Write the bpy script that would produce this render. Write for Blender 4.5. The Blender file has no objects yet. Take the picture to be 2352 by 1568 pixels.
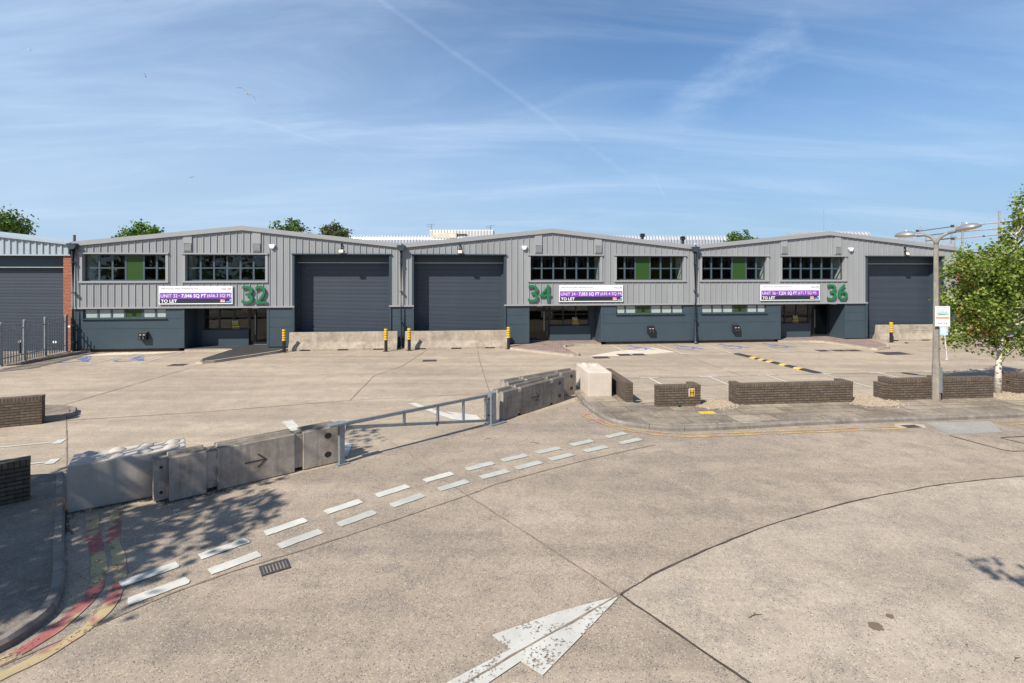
import bpy, bmesh, math, random
from mathutils import Vector, Matrix, Euler, noise as mnoise
R = math.radians
scene = bpy.context.scene
col = scene.collection

# ------------------------------------------------------------------ camera, sky, sun, exposure
cam_d = bpy.data.cameras.new('camera')
cam = bpy.data.objects.new('camera', cam_d)
col.objects.link(cam)
cam.location = (0, 0, 4.1)
cam.rotation_euler = (R(90), 0, 0)
cam_d.sensor_width = 36
cam_d.sensor_fit = 'HORIZONTAL'
cam_d.lens = 18
cam_d.shift_y = -0.0672
cam_d.clip_start = 0.1
cam_d.clip_end = 3000
scene.camera = cam

SUN = Vector((-0.63, -0.776, 1.0)).normalized()
world = bpy.data.worlds.new('World')
scene.world = world
world.use_nodes = True
wn, wl = world.node_tree.nodes, world.node_tree.links
wn.clear()

def wmath(op, a, b=None, clamp=False):
    n = wn.new('ShaderNodeMath'); n.operation = op; n.use_clamp = clamp
    for i, v in enumerate((a, b)):
        if v is None: continue
        if isinstance(v, (int, float)): n.inputs[i].default_value = v
        else: wl.new(v, n.inputs[i])
    return n.outputs[0]

def wdot(vec, d):
    n = wn.new('ShaderNodeVectorMath'); n.operation = 'DOT_PRODUCT'
    wl.new(vec, n.inputs[0]); n.inputs[1].default_value = d
    return n.outputs['Value']

def wramp(v, a, b):
    n = wn.new('ShaderNodeMapRange'); n.interpolation_type = 'SMOOTHSTEP'
    wl.new(v, n.inputs[0]); n.inputs[1].default_value = a; n.inputs[2].default_value = b
    return n.outputs[0]

sky = wn.new('ShaderNodeTexSky'); sky.sky_type = 'NISHITA'; sky.sun_disc = False
sky.sun_elevation = R(45); sky.sun_rotation = R(219.1)
sky.air_density = 0.8; sky.dust_density = 0.0; sky.ozone_density = 6.0
tc = wn.new('ShaderNodeTexCoord')
gen = tc.outputs['Generated']
sep = wn.new('ShaderNodeSeparateXYZ'); wl.new(gen, sep.inputs[0])
den = wmath('ADD', wmath('MAXIMUM', sep.outputs[2], 0.0), 0.16)
comb = wn.new('ShaderNodeCombineXYZ')
wl.new(wmath('DIVIDE', sep.outputs[0], den), comb.inputs[0])
wl.new(wmath('DIVIDE', sep.outputs[1], den), comb.inputs[1])

def wnoise(rot, scale, sc, detail, rough, dist=0.0, off=(0, 0, 0)):
    mp = wn.new('ShaderNodeMapping'); wl.new(comb.outputs[0], mp.inputs[0])
    mp.inputs['Rotation'].default_value = (0, 0, R(rot)); mp.inputs['Scale'].default_value = scale
    mp.inputs['Location'].default_value = off
    n = wn.new('ShaderNodeTexNoise'); wl.new(mp.outputs[0], n.inputs['Vector'])
    n.inputs['Scale'].default_value = sc; n.inputs['Detail'].default_value = detail
    n.inputs['Roughness'].default_value = rough; n.inputs['Distortion'].default_value = dist
    return n.outputs[0]

cirrus = wramp(wnoise(-24, (0.55, 1.9, 1), 1.0, 9, 0.62, 0.7, (3.1, 1.7, 0)), 0.40, 0.82)
veil = wramp(wnoise(10, (0.5, 0.8, 1), 0.7, 5, 0.5, 0.3, (0.4, 7.2, 0)), 0.25, 0.80)
left = wramp(sep.outputs[0], 0.45, -0.62)
low = wramp(sep.outputs[2], 0.42, 0.02)
fac = wmath('ADD', wmath('MULTIPLY', cirrus, 0.42), wmath('MULTIPLY', veil, 0.14))
fac = wmath('ADD', fac, wmath('MULTIPLY', left, 0.36))

def sdir(u, v):
    return Vector(((u - 1175.5) / 1175, 1, (626 - v) / 1175)).normalized()

def contrail(p, q, w0, w1, amt, fray):
    """a vapour trail along the great circle through two sky directions"""
    global fac
    a, b = sdir(*p), sdir(*q)
    n = a.cross(b).normalized(); m = (b - a).normalized()
    fr = wmath('MULTIPLY', wmath('SUBTRACT', wnoise(0, (1, 1, 1), 9, 6, 0.7), 0.5), fray)
    dist = wmath('ABSOLUTE', wmath('ADD', wdot(gen, n), fr))
    band = wramp(dist, w1, w0)
    l0, l1 = a.dot(m), b.dot(m); e = (l1 - l0) * 0.22
    al = wdot(gen, m)
    ends = wmath('MULTIPLY', wramp(al, l0 - e, l0 + e), wramp(al, l1 + e * 0.15, l1 - e * 0.25))
    br = wramp(wnoise(40, (1, 1, 1), 4, 5, 0.6), 0.2, 0.7)
    t = wmath('MULTIPLY', wmath('MULTIPLY', band, ends), wmath('MULTIPLY', br, amt))
    fac = wmath('ADD', fac, t)

contrail((800, -50), (1440, 400), 0.0, 0.0075, 0.12, 0.009)
contrail((1545, 262), (1850, 70), 0.0, 0.05, 0.32, 0.07)
contrail((520, 255), (860, 365), 0.0, 0.004, 0.07, 0.004)
contrail((1500, 400), (1530, 460), 0.0, 0.003, 0.15, 0.002)
fac = wmath('MINIMUM', fac, 0.92)
haze_w = wn.new('ShaderNodeMixRGB'); wl.new(wmath('MULTIPLY', wramp(sep.outputs[2], 0.42, 0.03), 0.85), haze_w.inputs[0])
tintw = wn.new('ShaderNodeMixRGB'); tintw.blend_type = 'MULTIPLY'; tintw.inputs[0].default_value = 1.0
wl.new(sky.outputs[0], tintw.inputs[1]); tintw.inputs[2].default_value = (0.80, 1.08, 1.14, 1)
wl.new(tintw.outputs[0], haze_w.inputs[1]); haze_w.inputs[2].default_value = (2.85, 4.02, 5.30, 1)
mixw = wn.new('ShaderNodeMixRGB'); wl.new(fac, mixw.inputs[0])
wl.new(haze_w.outputs[0], mixw.inputs[1]); mixw.inputs[2].default_value = (4.9, 6.15, 7.9, 1)
bg = wn.new('ShaderNodeBackground'); wl.new(mixw.outputs[0], bg.inputs[0]); bg.inputs[1].default_value = 0.092
wout = wn.new('ShaderNodeOutputWorld'); wl.new(bg.outputs[0], wout.inputs[0])

sun_d = bpy.data.lights.new('sun', 'SUN')
sun_d.energy = 5.0; sun_d.angle = R(0.53); sun_d.color = (1.0, 0.93, 0.83)
sun = bpy.data.objects.new('sun', sun_d); col.objects.link(sun)
sun.rotation_euler = (-SUN).to_track_quat('-Z', 'Y').to_euler()
vs = scene.view_settings
vs.view_transform = 'Standard'; vs.look = 'None'; vs.exposure = 0.50; vs.gamma = 1; vs.use_curve_mapping = False

# ------------------------------------------------------------------ materials
class NT:
    def __init__(self, name):
        self.m = bpy.data.materials.new(name); self.m.use_nodes = True
        self.n, self.l = self.m.node_tree.nodes, self.m.node_tree.links
        self.b = self.n['Principled BSDF']; self.out = self.n['Material Output']
        self._obj = None
    def set(self, sock, v):
        if isinstance(v, bpy.types.NodeSocket): self.l.new(v, sock)
        elif isinstance(v, (tuple, list)) and len(v) == 3 and sock.type == 'RGBA': sock.default_value = (*v, 1)
        else: sock.default_value = v
    def obj(self):
        if not self._obj: self._obj = self.n.new('ShaderNodeTexCoord').outputs['Object']
        return self._obj
    def geo(self, k): return self.n.new('ShaderNodeNewGeometry').outputs[k]
    def math(self, op, a, b=0.0, clamp=False):
        n = self.n.new('ShaderNodeMath'); n.operation = op; n.use_clamp = clamp
        self.set(n.inputs[0], a); self.set(n.inputs[1], b); return n.outputs[0]
    def map(self, scale=(1, 1, 1), rot=(0, 0, 0), loc=(0, 0, 0), vec=None):
        n = self.n.new('ShaderNodeMapping'); self.l.new(vec or self.obj(), n.inputs[0])
        n.inputs['Scale'].default_value = scale; n.inputs['Rotation'].default_value = rot
        n.inputs['Location'].default_value = loc; return n.outputs[0]
    def noise(self, scale, detail=4, rough=0.55, vec=None, dist=0.0):
        n = self.n.new('ShaderNodeTexNoise'); self.l.new(vec or self.obj(), n.inputs['Vector'])
        n.inputs['Scale'].default_value = scale; n.inputs['Detail'].default_value = detail
        n.inputs['Roughness'].default_value = rough; n.inputs['Distortion'].default_value = dist
        return n.outputs[0]
    def voro(self, scale, vec=None, feature='F1', out='Distance'):
        n = self.n.new('ShaderNodeTexVoronoi'); n.feature = feature
        self.l.new(vec or self.obj(), n.inputs['Vector']); n.inputs['Scale'].default_value = scale
        return n.outputs[out]
    def ramp(self, v, a, b, lo=0.0, hi=1.0):
        n = self.n.new('ShaderNodeMapRange'); self.set(n.inputs[0], v)
        n.inputs[1].default_value = a; n.inputs[2].default_value = b
        n.inputs[3].default_value = lo; n.inputs[4].default_value = hi; return n.outputs[0]
    def mix(self, f, a, b, mode='MIX'):
        n = self.n.new('ShaderNodeMixRGB'); n.blend_type = mode
        self.set(n.inputs[0], f); self.set(n.inputs[1], a); self.set(n.inputs[2], b); return n.outputs[0]
    def sep(self, vec=None):
        n = self.n.new('ShaderNodeSeparateXYZ'); self.l.new(vec or self.obj(), n.inputs[0]); return n.outputs
    def comb(self, x, y, z=0.0):
        n = self.n.new('ShaderNodeCombineXYZ')
        for i, v in enumerate((x, y, z)): self.set(n.inputs[i], v)
        return n.outputs[0]
    def bump(self, h, strength=0.3, dist=0.01):
        n = self.n.new('ShaderNodeBump'); n.inputs['Strength'].default_value = strength
        n.inputs['Distance'].default_value = dist; self.l.new(h, n.inputs['Height'])
        self.l.new(n.outputs[0], self.b.inputs['Normal']); return n
    def fin(self, colr=None, rough=0.6, metal=0.0, spec=None):
        if colr is not None: self.set(self.b.inputs['Base Color'], colr)
        self.set(self.b.inputs['Roughness'], rough); self.set(self.b.inputs['Metallic'], metal)
        if spec is not None: self.b.inputs['Specular IOR Level'].default_value = spec
        return self.m

def plain(name, c, rough=0.5, metal=0.0, var=0.10, sc=3.0, spec=None):
    t = NT(name)
    f = t.ramp(t.noise(sc, 5, 0.6), 0.3, 0.7, 1 - var, 1 + var)
    cc = t.mix(1.0, c, t.comb(f, f, f), 'MULTIPLY')
    return t.fin(cc, rough, metal, spec)

def sheets(name, c, pitch, axis, amt, **kw):
    t = NT(name)
    cell = t.math('FLOOR', t.math('DIVIDE', t.sep()[axis], pitch))
    wn_ = t.n.new('ShaderNodeTexWhiteNoise'); wn_.noise_dimensions = '1D'; t.l.new(cell, wn_.inputs['W'])
    f = t.math('ADD', t.ramp(wn_.outputs[0], 0, 1, 1 - amt, 1 + amt), t.ramp(t.noise(1.2, 5, 0.65, t.map((1, 1, 0.25))), 0.3, 0.7, -0.06, 0.06))
    return t.fin(t.mix(1.0, c, t.comb(f, f, f), 'MULTIPLY'), **kw)

def concrete(name, base, dark, light, speck=0.5, sc=1.0, streak=0.0, rough=0.85, seed=0.0, gravelly=True, tracks=0):
    """trafficked concrete: broad tone patches, fine grain, exposed dark and pale aggregate"""
    t = NT(name)
    v = t.map(loc=(seed, seed * 1.7, 0))
    c = t.mix(t.ramp(t.noise(0.22 * sc, 6, 0.66, v), 0.38, 0.62), base, dark)
    c = t.mix(t.ramp(t.noise(0.9 * sc, 6, 0.65, v, 0.6), 0.52, 0.75, 0, 0.75), c, light)
    c = t.mix(t.ramp(t.noise(0.5 * sc, 7, 0.7, t.map((1, 3.5, 1), (0, 0, R(35)), (seed + 9, 2, 0))), 0.52, 0.72, 0, 0.45), c, dark)
    if streak:
        s = t.noise(2.0, 5, 0.7, t.map((0.25, 5, 1), (0, 0, R(6))))
        c = t.mix(t.ramp(s, 0.45, 0.75, 0, streak), c, dark)
    if gravelly and tracks:
        tr = t.noise(1.0, 5, 0.6, t.map((0.10, 1.25, 1), (0, 0, R(-tracks)), (seed, 4, 0)), 0.3)
        c = t.mix(t.ramp(tr, 0.50, 0.66, 0, 0.55), c, (dark[0] * 0.80, dark[1] * 0.82, dark[2] * 0.86))
        c = t.mix(t.ramp(tr, 0.46, 0.34, 0, 0.45), c, light)
    g = t.noise(85, 3, 0.75, v)
    gf = t.ramp(g, 0.28, 0.72, 0.70, 1.28)
    c = t.mix(1.0, c, t.comb(gf, gf, gf), 'MULTIPLY')
    h = g
    if gravelly:
        cl = t.noise(1.7, 7, 0.72, v)
        expo = t.ramp(cl, 0.47, 0.64)
        c = t.mix(t.math('MULTIPLY', expo, 0.50 * speck), c, (dark[0] * 0.66, dark[1] * 0.70, dark[2] * 0.78))
        f2 = t.ramp(t.noise(13, 4, 0.7, v), 0.3, 0.7, 0.86, 1.14)
        c = t.mix(1.0, c, t.comb(f2, f2, f2), 'MULTIPLY')
        vc = t.voro(56, v, out='Color'); vd = t.voro(56, v)
        q = t.sep(vc); rnd = q[0]
        patch = t.ramp(cl, 0.36, 0.64, 0.95, 0.66)
        spot = t.ramp(vd, 0.30, 0.50, 1.0, 0.0)
        dk = t.math('MULTIPLY', t.math('GREATER_THAN', rnd, patch), spot)
        c = t.mix(t.math('MULTIPLY', dk, speck), c, (dark[0] * 0.24, dark[1] * 0.27, dark[2] * 0.36))
        lt = t.math('MULTIPLY', t.math('GREATER_THAN', q[1], 0.85), spot)
        c = t.mix(t.math('MULTIPLY', lt, speck * 0.8), c, (min(light[0] * 1.4, 0.8), min(light[1] * 1.38, 0.75), min(light[2] * 1.3, 0.7)))
    t.bump(h, 0.35, 0.006)
    return t.fin(c, rough, spec=0.25)

def cast(name, base, dark, light, streak=0.6, topdark=0.0, rough=0.85):
    """cast concrete blocks: rain streaks, blow holes, pale rubbed patches"""
    t = NT(name)
    c = t.mix(t.ramp(t.noise(2.2, 6, 0.65), 0.35, 0.68), base, dark)
    c = t.mix(t.ramp(t.noise(5, 6, 0.7), 0.52, 0.78, 0, 0.8), c, light)
    s = t.noise(3.2, 5, 0.7, t.map((3.2, 3.2, 0.35)))
    c = t.mix(t.ramp(s, 0.48, 0.72, 0, streak), c, dark)
    if topdark:
        nz = t.sep(t.geo('Normal'))[2]
        c = t.mix(t.math('MULTIPLY', t.ramp(nz, 0.5, 0.9), topdark), c, (dark[0] * 0.45, dark[1] * 0.42, dark[2] * 0.38))
    h = t.voro(38); rn = t.sep(t.voro(38, out='Color'))[0]
    hole = t.math('MULTIPLY', t.ramp(h, 0.16, 0.24, 1, 0), t.math('GREATER_THAN', rn, 0.90))
    c = t.mix(t.math('MULTIPLY', hole, 0.7), c, (dark[0] * 0.3, dark[1] * 0.3, dark[2] * 0.3))
    g = t.noise(70, 3, 0.7); gf = t.ramp(g, 0.3, 0.7, 0.85, 1.15)
    c = t.mix(1.0, c, t.comb(gf, gf, gf), 'MULTIPLY')
    t.bump(t.math('SUBTRACT', g, hole), 0.4, 0.008)
    return t.fin(c, rough, spec=0.25)

def brick(name, c1, c2, mortar, w=0.215, h=0.0745, msize=0.010, vert=False, bump=0.9):
    t = NT(name)
    s = t.sep()
    u = t.math('ADD', s[0], s[1])
    v = t.comb(u, s[2]) if not vert else t.comb(u, s[2])
    n = t.n.new('ShaderNodeTexBrick'); t.l.new(v, n.inputs['Vector'])
    n.inputs['Scale'].default_value = 1.0
    n.inputs['Brick Width'].default_value = w; n.inputs['Row Height'].default_value = h
    n.inputs['Mortar Size'].default_value = msize; n.inputs['Mortar Smooth'].default_value = 0.2
    n.inputs['Bias'].default_value = 0.0
    if vert: n.offset = 0.0
    n.inputs['Color1'].default_value = (*c1, 1); n.inputs['Color2'].default_value = (*c2, 1)
    n.inputs['Mortar'].default_value = (*mortar, 1)
    c = n.outputs['Color']
    f = t.ramp(t.noise(9, 6, 0.7), 0.3, 0.7, 0.70, 1.30)
    c = t.mix(1.0, c, t.comb(f, f, f), 'MULTIPLY')
    c = t.mix(t.ramp(t.noise(3, 5, 0.7), 0.62, 0.80, 0, 0.3), c, (0.26, 0.23, 0.19))
    if not vert:
        bed = t.math('PINGPONG', s[2], h / 2)
        c = t.mix(t.ramp(bed, h * 0.06, h * 0.15, 0.8, 0.0), c, (mortar[0] * 0.35, mortar[1] * 0.35, mortar[2] * 0.35))  # shadow line of the recessed bed joints, painted into the colour
    hh = t.math('ADD', t.math('MULTIPLY', n.outputs['Fac'], -1.0), t.math('MULTIPLY', t.noise(40, 3, 0.7), 0.25))
    t.bump(hh, bump, 0.012)
    return t.fin(c, 0.85, spec=0.2)

def paint(name, c, wear=0.35, c2=None, patch=0.55, sc=1.0):
    """road paint worn through to the concrete where it has flaked"""
    t = NT(name)
    base = c
    if c2:
        base = t.mix(t.ramp(t.noise(1.0, 4, 0.62), patch, patch + 0.06), c, c2)
    f = t.ramp(t.noise(2.5, 5, 0.6), 0.3, 0.75, 0.80, 1.08)
    base = t.mix(1.0, base, t.comb(f, f, f), 'MULTIPLY')
    t.set(t.b.inputs['Base Color'], base); t.b.inputs['Roughness'].default_value = 0.7
    t.b.inputs['Specular IOR Level'].default_value = 0.3
    a = t.math('ADD', t.math('MULTIPLY', t.noise(26 * sc, 4, 0.7), 0.55), t.math('MULTIPLY', t.noise(3.2 * sc, 4, 0.6, dist=0.5), 0.45))
    keep = t.ramp(a, wear, wear + 0.05)
    tr = t.n.new('ShaderNodeBsdfTransparent'); mx = t.n.new('ShaderNodeMixShader')
    t.l.new(keep, mx.inputs[0]); t.l.new(tr.outputs[0], mx.inputs[1]); t.l.new(t.b.outputs[0], mx.inputs[2])
    t.l.new(mx.outputs[0], t.out.inputs[0])
    return t.m

def glass(name, tint=0.75, rough=0.0):
    t = NT(name)
    gl = t.n.new('ShaderNodeBsdfGlossy'); gl.inputs['Roughness'].default_value = rough
    wob = t.n.new('ShaderNodeBump'); wob.inputs['Strength'].default_value = 0.06; wob.inputs['Distance'].default_value = 0.02
    t.l.new(t.noise(1.4, 2, 0.5), wob.inputs['Height']); t.l.new(wob.outputs[0], gl.inputs['Normal'])
    tr = t.n.new('ShaderNodeBsdfTransparent'); tr.inputs[0].default_value = (tint * 0.96, tint, tint * 0.99, 1)
    mx = t.n.new('ShaderNodeMixShader')
    dn = t.n.new('ShaderNodeVectorMath'); dn.operation = 'DOT_PRODUCT'
    t.l.new(t.geo('Normal'), dn.inputs[0]); t.l.new(t.geo('Incoming'), dn.inputs[1])
    k = t.math('POWER', t.math('SUBTRACT', 1.0, t.math('ABSOLUTE', dn.outputs['Value']), True), 5.0)
    t.l.new(t.math('ADD', t.math('MULTIPLY', k, 0.9), 0.045), mx.inputs[0])
    t.l.new(tr.outputs[0], mx.inputs[1]); t.l.new(gl.outputs[0], mx.inputs[2]); t.l.new(mx.outputs[0], t.out.inputs[0])
    return t.m

def leafmat(name, c1, c2, c3, trans=0.35):
    t = NT(name)
    r = t.geo('Random Per Island')
    c = t.mix(t.ramp(r, 0.0, 1.0), c1, c2)
    c = t.mix(t.ramp(t.noise(1.4, 3, 0.6), 0.45, 0.7, 0, 0.7), c, c3)
    t.set(t.b.inputs['Base Color'], c); t.b.inputs['Roughness'].default_value = 0.42
    t.b.inputs['Specular IOR Level'].default_value = 0.4
    tl = t.n.new('ShaderNodeBsdfTranslucent')
    t.l.new(t.mix(1.0, c, (1.5, 1.5, 0.7), 'MULTIPLY'), tl.inputs[0])
    mx = t.n.new('ShaderNodeMixShader'); mx.inputs[0].default_value = trans
    t.l.new(t.b.outputs[0], mx.inputs[1]); t.l.new(tl.outputs[0], mx.inputs[2]); t.l.new(mx.outputs[0], t.out.inputs[0])
    return t.m

def barkmat(name, c1, c2, sc, stretch=(1, 1, 0.3), lo=0.45, hi=0.6):
    t = NT(name)
    n = t.noise(sc, 5, 0.65, t.map(stretch))
    t.bump(n, 0.5, 0.02)
    return t.fin(t.mix(t.ramp(n, lo, hi), c1, c2), 0.85)

def sheeted(name, c, pitch, depth_col, axis=0, rough=0.4, metal=0.3):
    """corrugated sheet far away: ribs as bump and thin darker lines in the valleys"""
    t = NT(name)
    x = t.sep()[axis]
    w = t.math('PINGPONG', x, pitch / 2)
    f = t.ramp(w, pitch * 0.08, pitch * 0.2)
    cc = t.mix(f, depth_col, c)
    g = t.ramp(t.noise(1.2, 5, 0.6, t.map((1, 1, 0.3))), 0.3, 0.7, 0.9, 1.1)
    cc = t.mix(1.0, cc, t.comb(g, g, g), 'MULTIPLY')
    t.bump(f, 0.8, 0.05)
    return t.fin(cc, rough, metal)

M = {}
M['road'] = concrete('road_concrete', (0.342, 0.279, 0.215), (0.262, 0.216, 0.170), (0.400, 0.331, 0.260), 0.92, 1.0, 0.0, seed=3.0, tracks=42)
M['road2'] = concrete('road_concrete_pale', (0.383, 0.321, 0.254), (0.298, 0.250, 0.199), (0.435, 0.372, 0.300), 0.90, 1.0, 0.0, seed=11.0, tracks=25)
M['yard'] = concrete('yard_concrete', (0.410, 0.336, 0.252), (0.305, 0.250, 0.190), (0.465, 0.392, 0.305), 0.62, 0.8, 0.7, seed=7.0, tracks=8)
M['ground'] = concrete('ground_concrete', (0.36, 0.30, 0.235), (0.29, 0.24, 0.19), (0.41, 0.35, 0.28), 0.3, 0.6, seed=17.0)
M['fresh'] = concrete('fresh_concrete', (0.60, 0.53, 0.43), (0.52, 0.46, 0.38), (0.66, 0.6, 0.5), 0.15, 1.0, seed=27.0, gravelly=False)
M['greypatch'] = concrete('grey_concrete_patch', (0.32, 0.30, 0.272), (0.265, 0.248, 0.225), (0.36, 0.34, 0.31), 0.15, 1.0, seed=37.0)
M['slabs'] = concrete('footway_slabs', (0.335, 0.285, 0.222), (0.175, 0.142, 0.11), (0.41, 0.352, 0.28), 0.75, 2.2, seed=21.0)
M['leftslabs'] = concrete('shade_darkened_footway', (0.205, 0.180, 0.150), (0.135, 0.118, 0.098), (0.27, 0.24, 0.20), 0.6, 2.2, seed=31.0)  # greyish footway, its colour darkened further to deepen the tree shade
M['paleline'] = paint('worn_pale_strip', (0.52, 0.44, 0.335), 0.48)
def slab_tones(mat, w, h, rot):
    t = NT.__new__(NT); t.m = mat; t.n, t.l = mat.node_tree.nodes, mat.node_tree.links; t._obj = None
    b = t.n['Principled BSDF']; src = b.inputs['Base Color'].links[0].from_socket
    n = t.n.new('ShaderNodeTexBrick'); t.l.new(t.map(rot=(0, 0, -rot)), n.inputs['Vector']); n.inputs['Scale'].default_value = 1
    n.inputs['Brick Width'].default_value = w; n.inputs['Row Height'].default_value = h; n.inputs['Mortar Size'].default_value = 0.012
    n.inputs['Color1'].default_value = (0.72, 0.72, 0.73, 1); n.inputs['Color2'].default_value = (1.18, 1.17, 1.15, 1); n.inputs['Mortar'].default_value = (0.42, 0.38, 0.33, 1)
    t.l.new(t.mix(1.0, src, n.outputs[0], 'MULTIPLY'), b.inputs['Base Color'])
slab_tones(M['slabs'], 1.25, 0.62, math.atan(0.107))
M['kerb'] = cast('kerb_concrete', (0.245, 0.218, 0.19), (0.145, 0.128, 0.11), (0.34, 0.305, 0.265), 0.6)
M['kerbpale'] = cast('pale_kerb_concrete', (0.45, 0.385, 0.31), (0.34, 0.285, 0.23), (0.54, 0.47, 0.39), 0.3)
M['jersey'] = cast('jersey_concrete', (0.42, 0.36, 0.288), (0.25, 0.21, 0.165), (0.53, 0.465, 0.385), 0.85, 0.45)
M['barrier'] = cast('barrier_concrete', (0.48, 0.42, 0.355), (0.25, 0.215, 0.178), (0.55, 0.49, 0.42), 0.95, 0.75)
M['barrier2'] = cast('weathered_barrier_concrete', (0.31, 0.28, 0.24), (0.155, 0.14, 0.12), (0.41, 0.37, 0.31), 1.0, 0.7)
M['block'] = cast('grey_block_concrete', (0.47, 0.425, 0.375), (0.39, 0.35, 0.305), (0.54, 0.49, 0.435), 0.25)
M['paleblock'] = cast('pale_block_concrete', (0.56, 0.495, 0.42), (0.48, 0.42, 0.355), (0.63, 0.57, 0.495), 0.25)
M['asphalt'] = concrete('asphalt', (0.055, 0.054, 0.054), (0.042, 0.041, 0.041), (0.075, 0.073, 0.071), 0.4, 1.5, seed=5.0)
M['joint'] = plain('joint_tar', (0.055, 0.045, 0.036), 0.8, var=0.5, sc=6)
M['crack'] = plain('joint_dirt', (0.20, 0.155, 0.115), 0.9, var=0.4, sc=8)
M['tar'] = plain('tar_seal', (0.022, 0.021, 0.021), 0.6, var=0.3)
M['stain'] = paint('oil_stain', (0.17, 0.125, 0.09), 0.34)
M['debris'] = plain('leaf_litter', (0.075, 0.055, 0.04), 0.9, var=0.5, sc=20)
M['white'] = paint('white_road_paint', (0.53, 0.52, 0.47), 0.32)
M['whiteworn'] = paint('worn_white_road_paint', (0.50, 0.49, 0.445), 0.405)
M['whitegrey'] = paint('grey_white_road_paint', (0.43, 0.425, 0.385), 0.345)
M['yellowline'] = paint('yellow_and_red_road_paint', (0.40, 0.32, 0.175), 0.40, (0.33, 0.115, 0.105), 0.50)
M['yellowline2'] = paint('yellow_road_paint', (0.52, 0.35, 0.13), 0.455, (0.48, 0.17, 0.11), 0.56)
M['bluepaint'] = paint('blue_road_paint', (0.13, 0.20, 0.46), 0.41)
M['redpaint'] = paint('red_spray_paint', (0.45, 0.16, 0.10), 0.48)
M['clad'] = sheets('grey_coated_steel', (0.272, 0.282, 0.288), 1.0, 0, 0.045, rough=0.42, spec=0.45)
M['trim'] = plain('grey_coated_flashing', (0.300, 0.306, 0.310), 0.40, 0.0, 0.03, 1.5, 0.45)
M['slate'] = plain('slate_coated_steel', (0.047, 0.070, 0.088), 0.42, 0.0, 0.05, 1.2, 0.4)
M['slatetrim'] = plain('slate_coated_flashing', (0.042, 0.062, 0.078), 0.40, 0.0, 0.05, 1.2, 0.4)
M['shutter'] = sheets('shutter_steel', (0.048, 0.062, 0.082), 0.075, 2, 0.12, rough=0.38, spec=0.5)
M['pipe'] = plain('slate_pipe', (0.038, 0.056, 0.070), 0.38, 0.0, 0.05, 2.0, 0.5)
M['frame'] = plain('slate_window_frame', (0.058, 0.084, 0.104), 0.4, 0.0, 0.03)
M['frameblack'] = plain('black_door_frame', (0.018, 0.022, 0.026), 0.4)
M['glass'] = glass('window_glass', 0.84)
M['glassdark'] = glass('door_glass', 0.5)
t = NT('frosted_glass'); M['frost'] = t.fin(t.mix(t.ramp(t.noise(2, 3), 0.3, 0.7), (0.33, 0.39, 0.36), (0.40, 0.46, 0.42)), 0.25, 0, 0.5)
M['green'] = plain('green_glass_panel', (0.030, 0.072, 0.016), 0.22, 0.0, 0.04, 2, 0.5)
M['digit'] = plain('green_number_paint', (0.010, 0.150, 0.055), 0.45, 0.0, 0.04)
M['inwall'] = plain('interior_plaster', (0.78, 0.78, 0.72), 0.9, 0, 0.03)
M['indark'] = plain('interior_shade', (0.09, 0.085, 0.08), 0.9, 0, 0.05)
M['inceil'] = plain('interior_ceiling', (0.14, 0.14, 0.135), 0.9, 0, 0.03)  # also the deeper walls: dimness of the rooms put into the colour
M['lightpanel'] = plain('ceiling_light_diffuser', (0.75, 0.77, 0.78), 0.4)
M['whitemetal'] = plain('white_plastic', (0.76, 0.77, 0.80), 0.4, 0, 0.03)
M['signwhite'] = plain('sign_white', (0.80, 0.80, 0.82), 0.4, 0, 0.015)
M['purple'] = plain('sign_purple', (0.215, 0.055, 0.42), 0.4, 0, 0.02)
M['signblack'] = plain('sign_charcoal', (0.022, 0.030, 0.038), 0.4, 0, 0.02)
M['signgrey'] = plain('sign_grey_lettering', (0.045, 0.05, 0.07), 0.5, 0, 0.02)
M['signfaint'] = plain('sign_faint_lettering', (0.62, 0.64, 0.66), 0.5, 0, 0.02)
M['red'] = plain('sign_red', (0.55, 0.03, 0.03), 0.4, 0, 0.02)
M['skyblue'] = plain('sign_blue', (0.10, 0.42, 0.72), 0.4, 0, 0.02)
M['notice'] = plain('notice_yellow', (0.55, 0.50, 0.07), 0.5, 0, 0.03)
M['noticeblue'] = plain('notice_pale_blue', (0.33, 0.52, 0.66), 0.5, 0, 0.04)
M['mint'] = plain('sign_mint', (0.50, 0.66, 0.62), 0.45, 0, 0.02)
M['orange'] = plain('sign_orange', (0.80, 0.26, 0.06), 0.45, 0, 0.02)
M['black'] = plain('black_plastic', (0.018, 0.018, 0.020), 0.4, 0, 0.2)
M['rubber'] = plain('black_rubber', (0.030, 0.030, 0.030), 0.75, 0, 0.3, 6)
M['yellow'] = plain('yellow_plastic', (0.78, 0.44, 0.02), 0.45, 0, 0.06)
M['humpyellow'] = plain('worn_yellow_rubber', (0.60, 0.38, 0.08), 0.7, 0, 0.25, 7)
M['hyd'] = plain('hydrant_yellow', (0.80, 0.50, 0.02), 0.45, 0, 0.03)
M['brick'] = brick('dark_brown_brick', (0.105, 0.082, 0.063), (0.150, 0.118, 0.092), (0.085, 0.067, 0.052))
M['coping'] = brick('dark_brown_brick_on_edge', (0.115, 0.090, 0.068), (0.155, 0.122, 0.093), (0.055, 0.043, 0.033), 0.075, 0.4, 0.008, True)
M['redbrick'] = brick('red_brick', (0.34, 0.105, 0.060), (0.42, 0.15, 0.085), (0.26, 0.20, 0.16))
M['opbrick'] = brick('brown_brick', (0.085, 0.055, 0.042), (0.11, 0.068, 0.05), (0.10, 0.09, 0.08))
t = NT('block_paving')
n = t.n.new('ShaderNodeTexBrick'); t.l.new(t.map(rot=(0, 0, R(51))), n.inputs['Vector']); n.inputs['Scale'].default_value = 1
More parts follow.
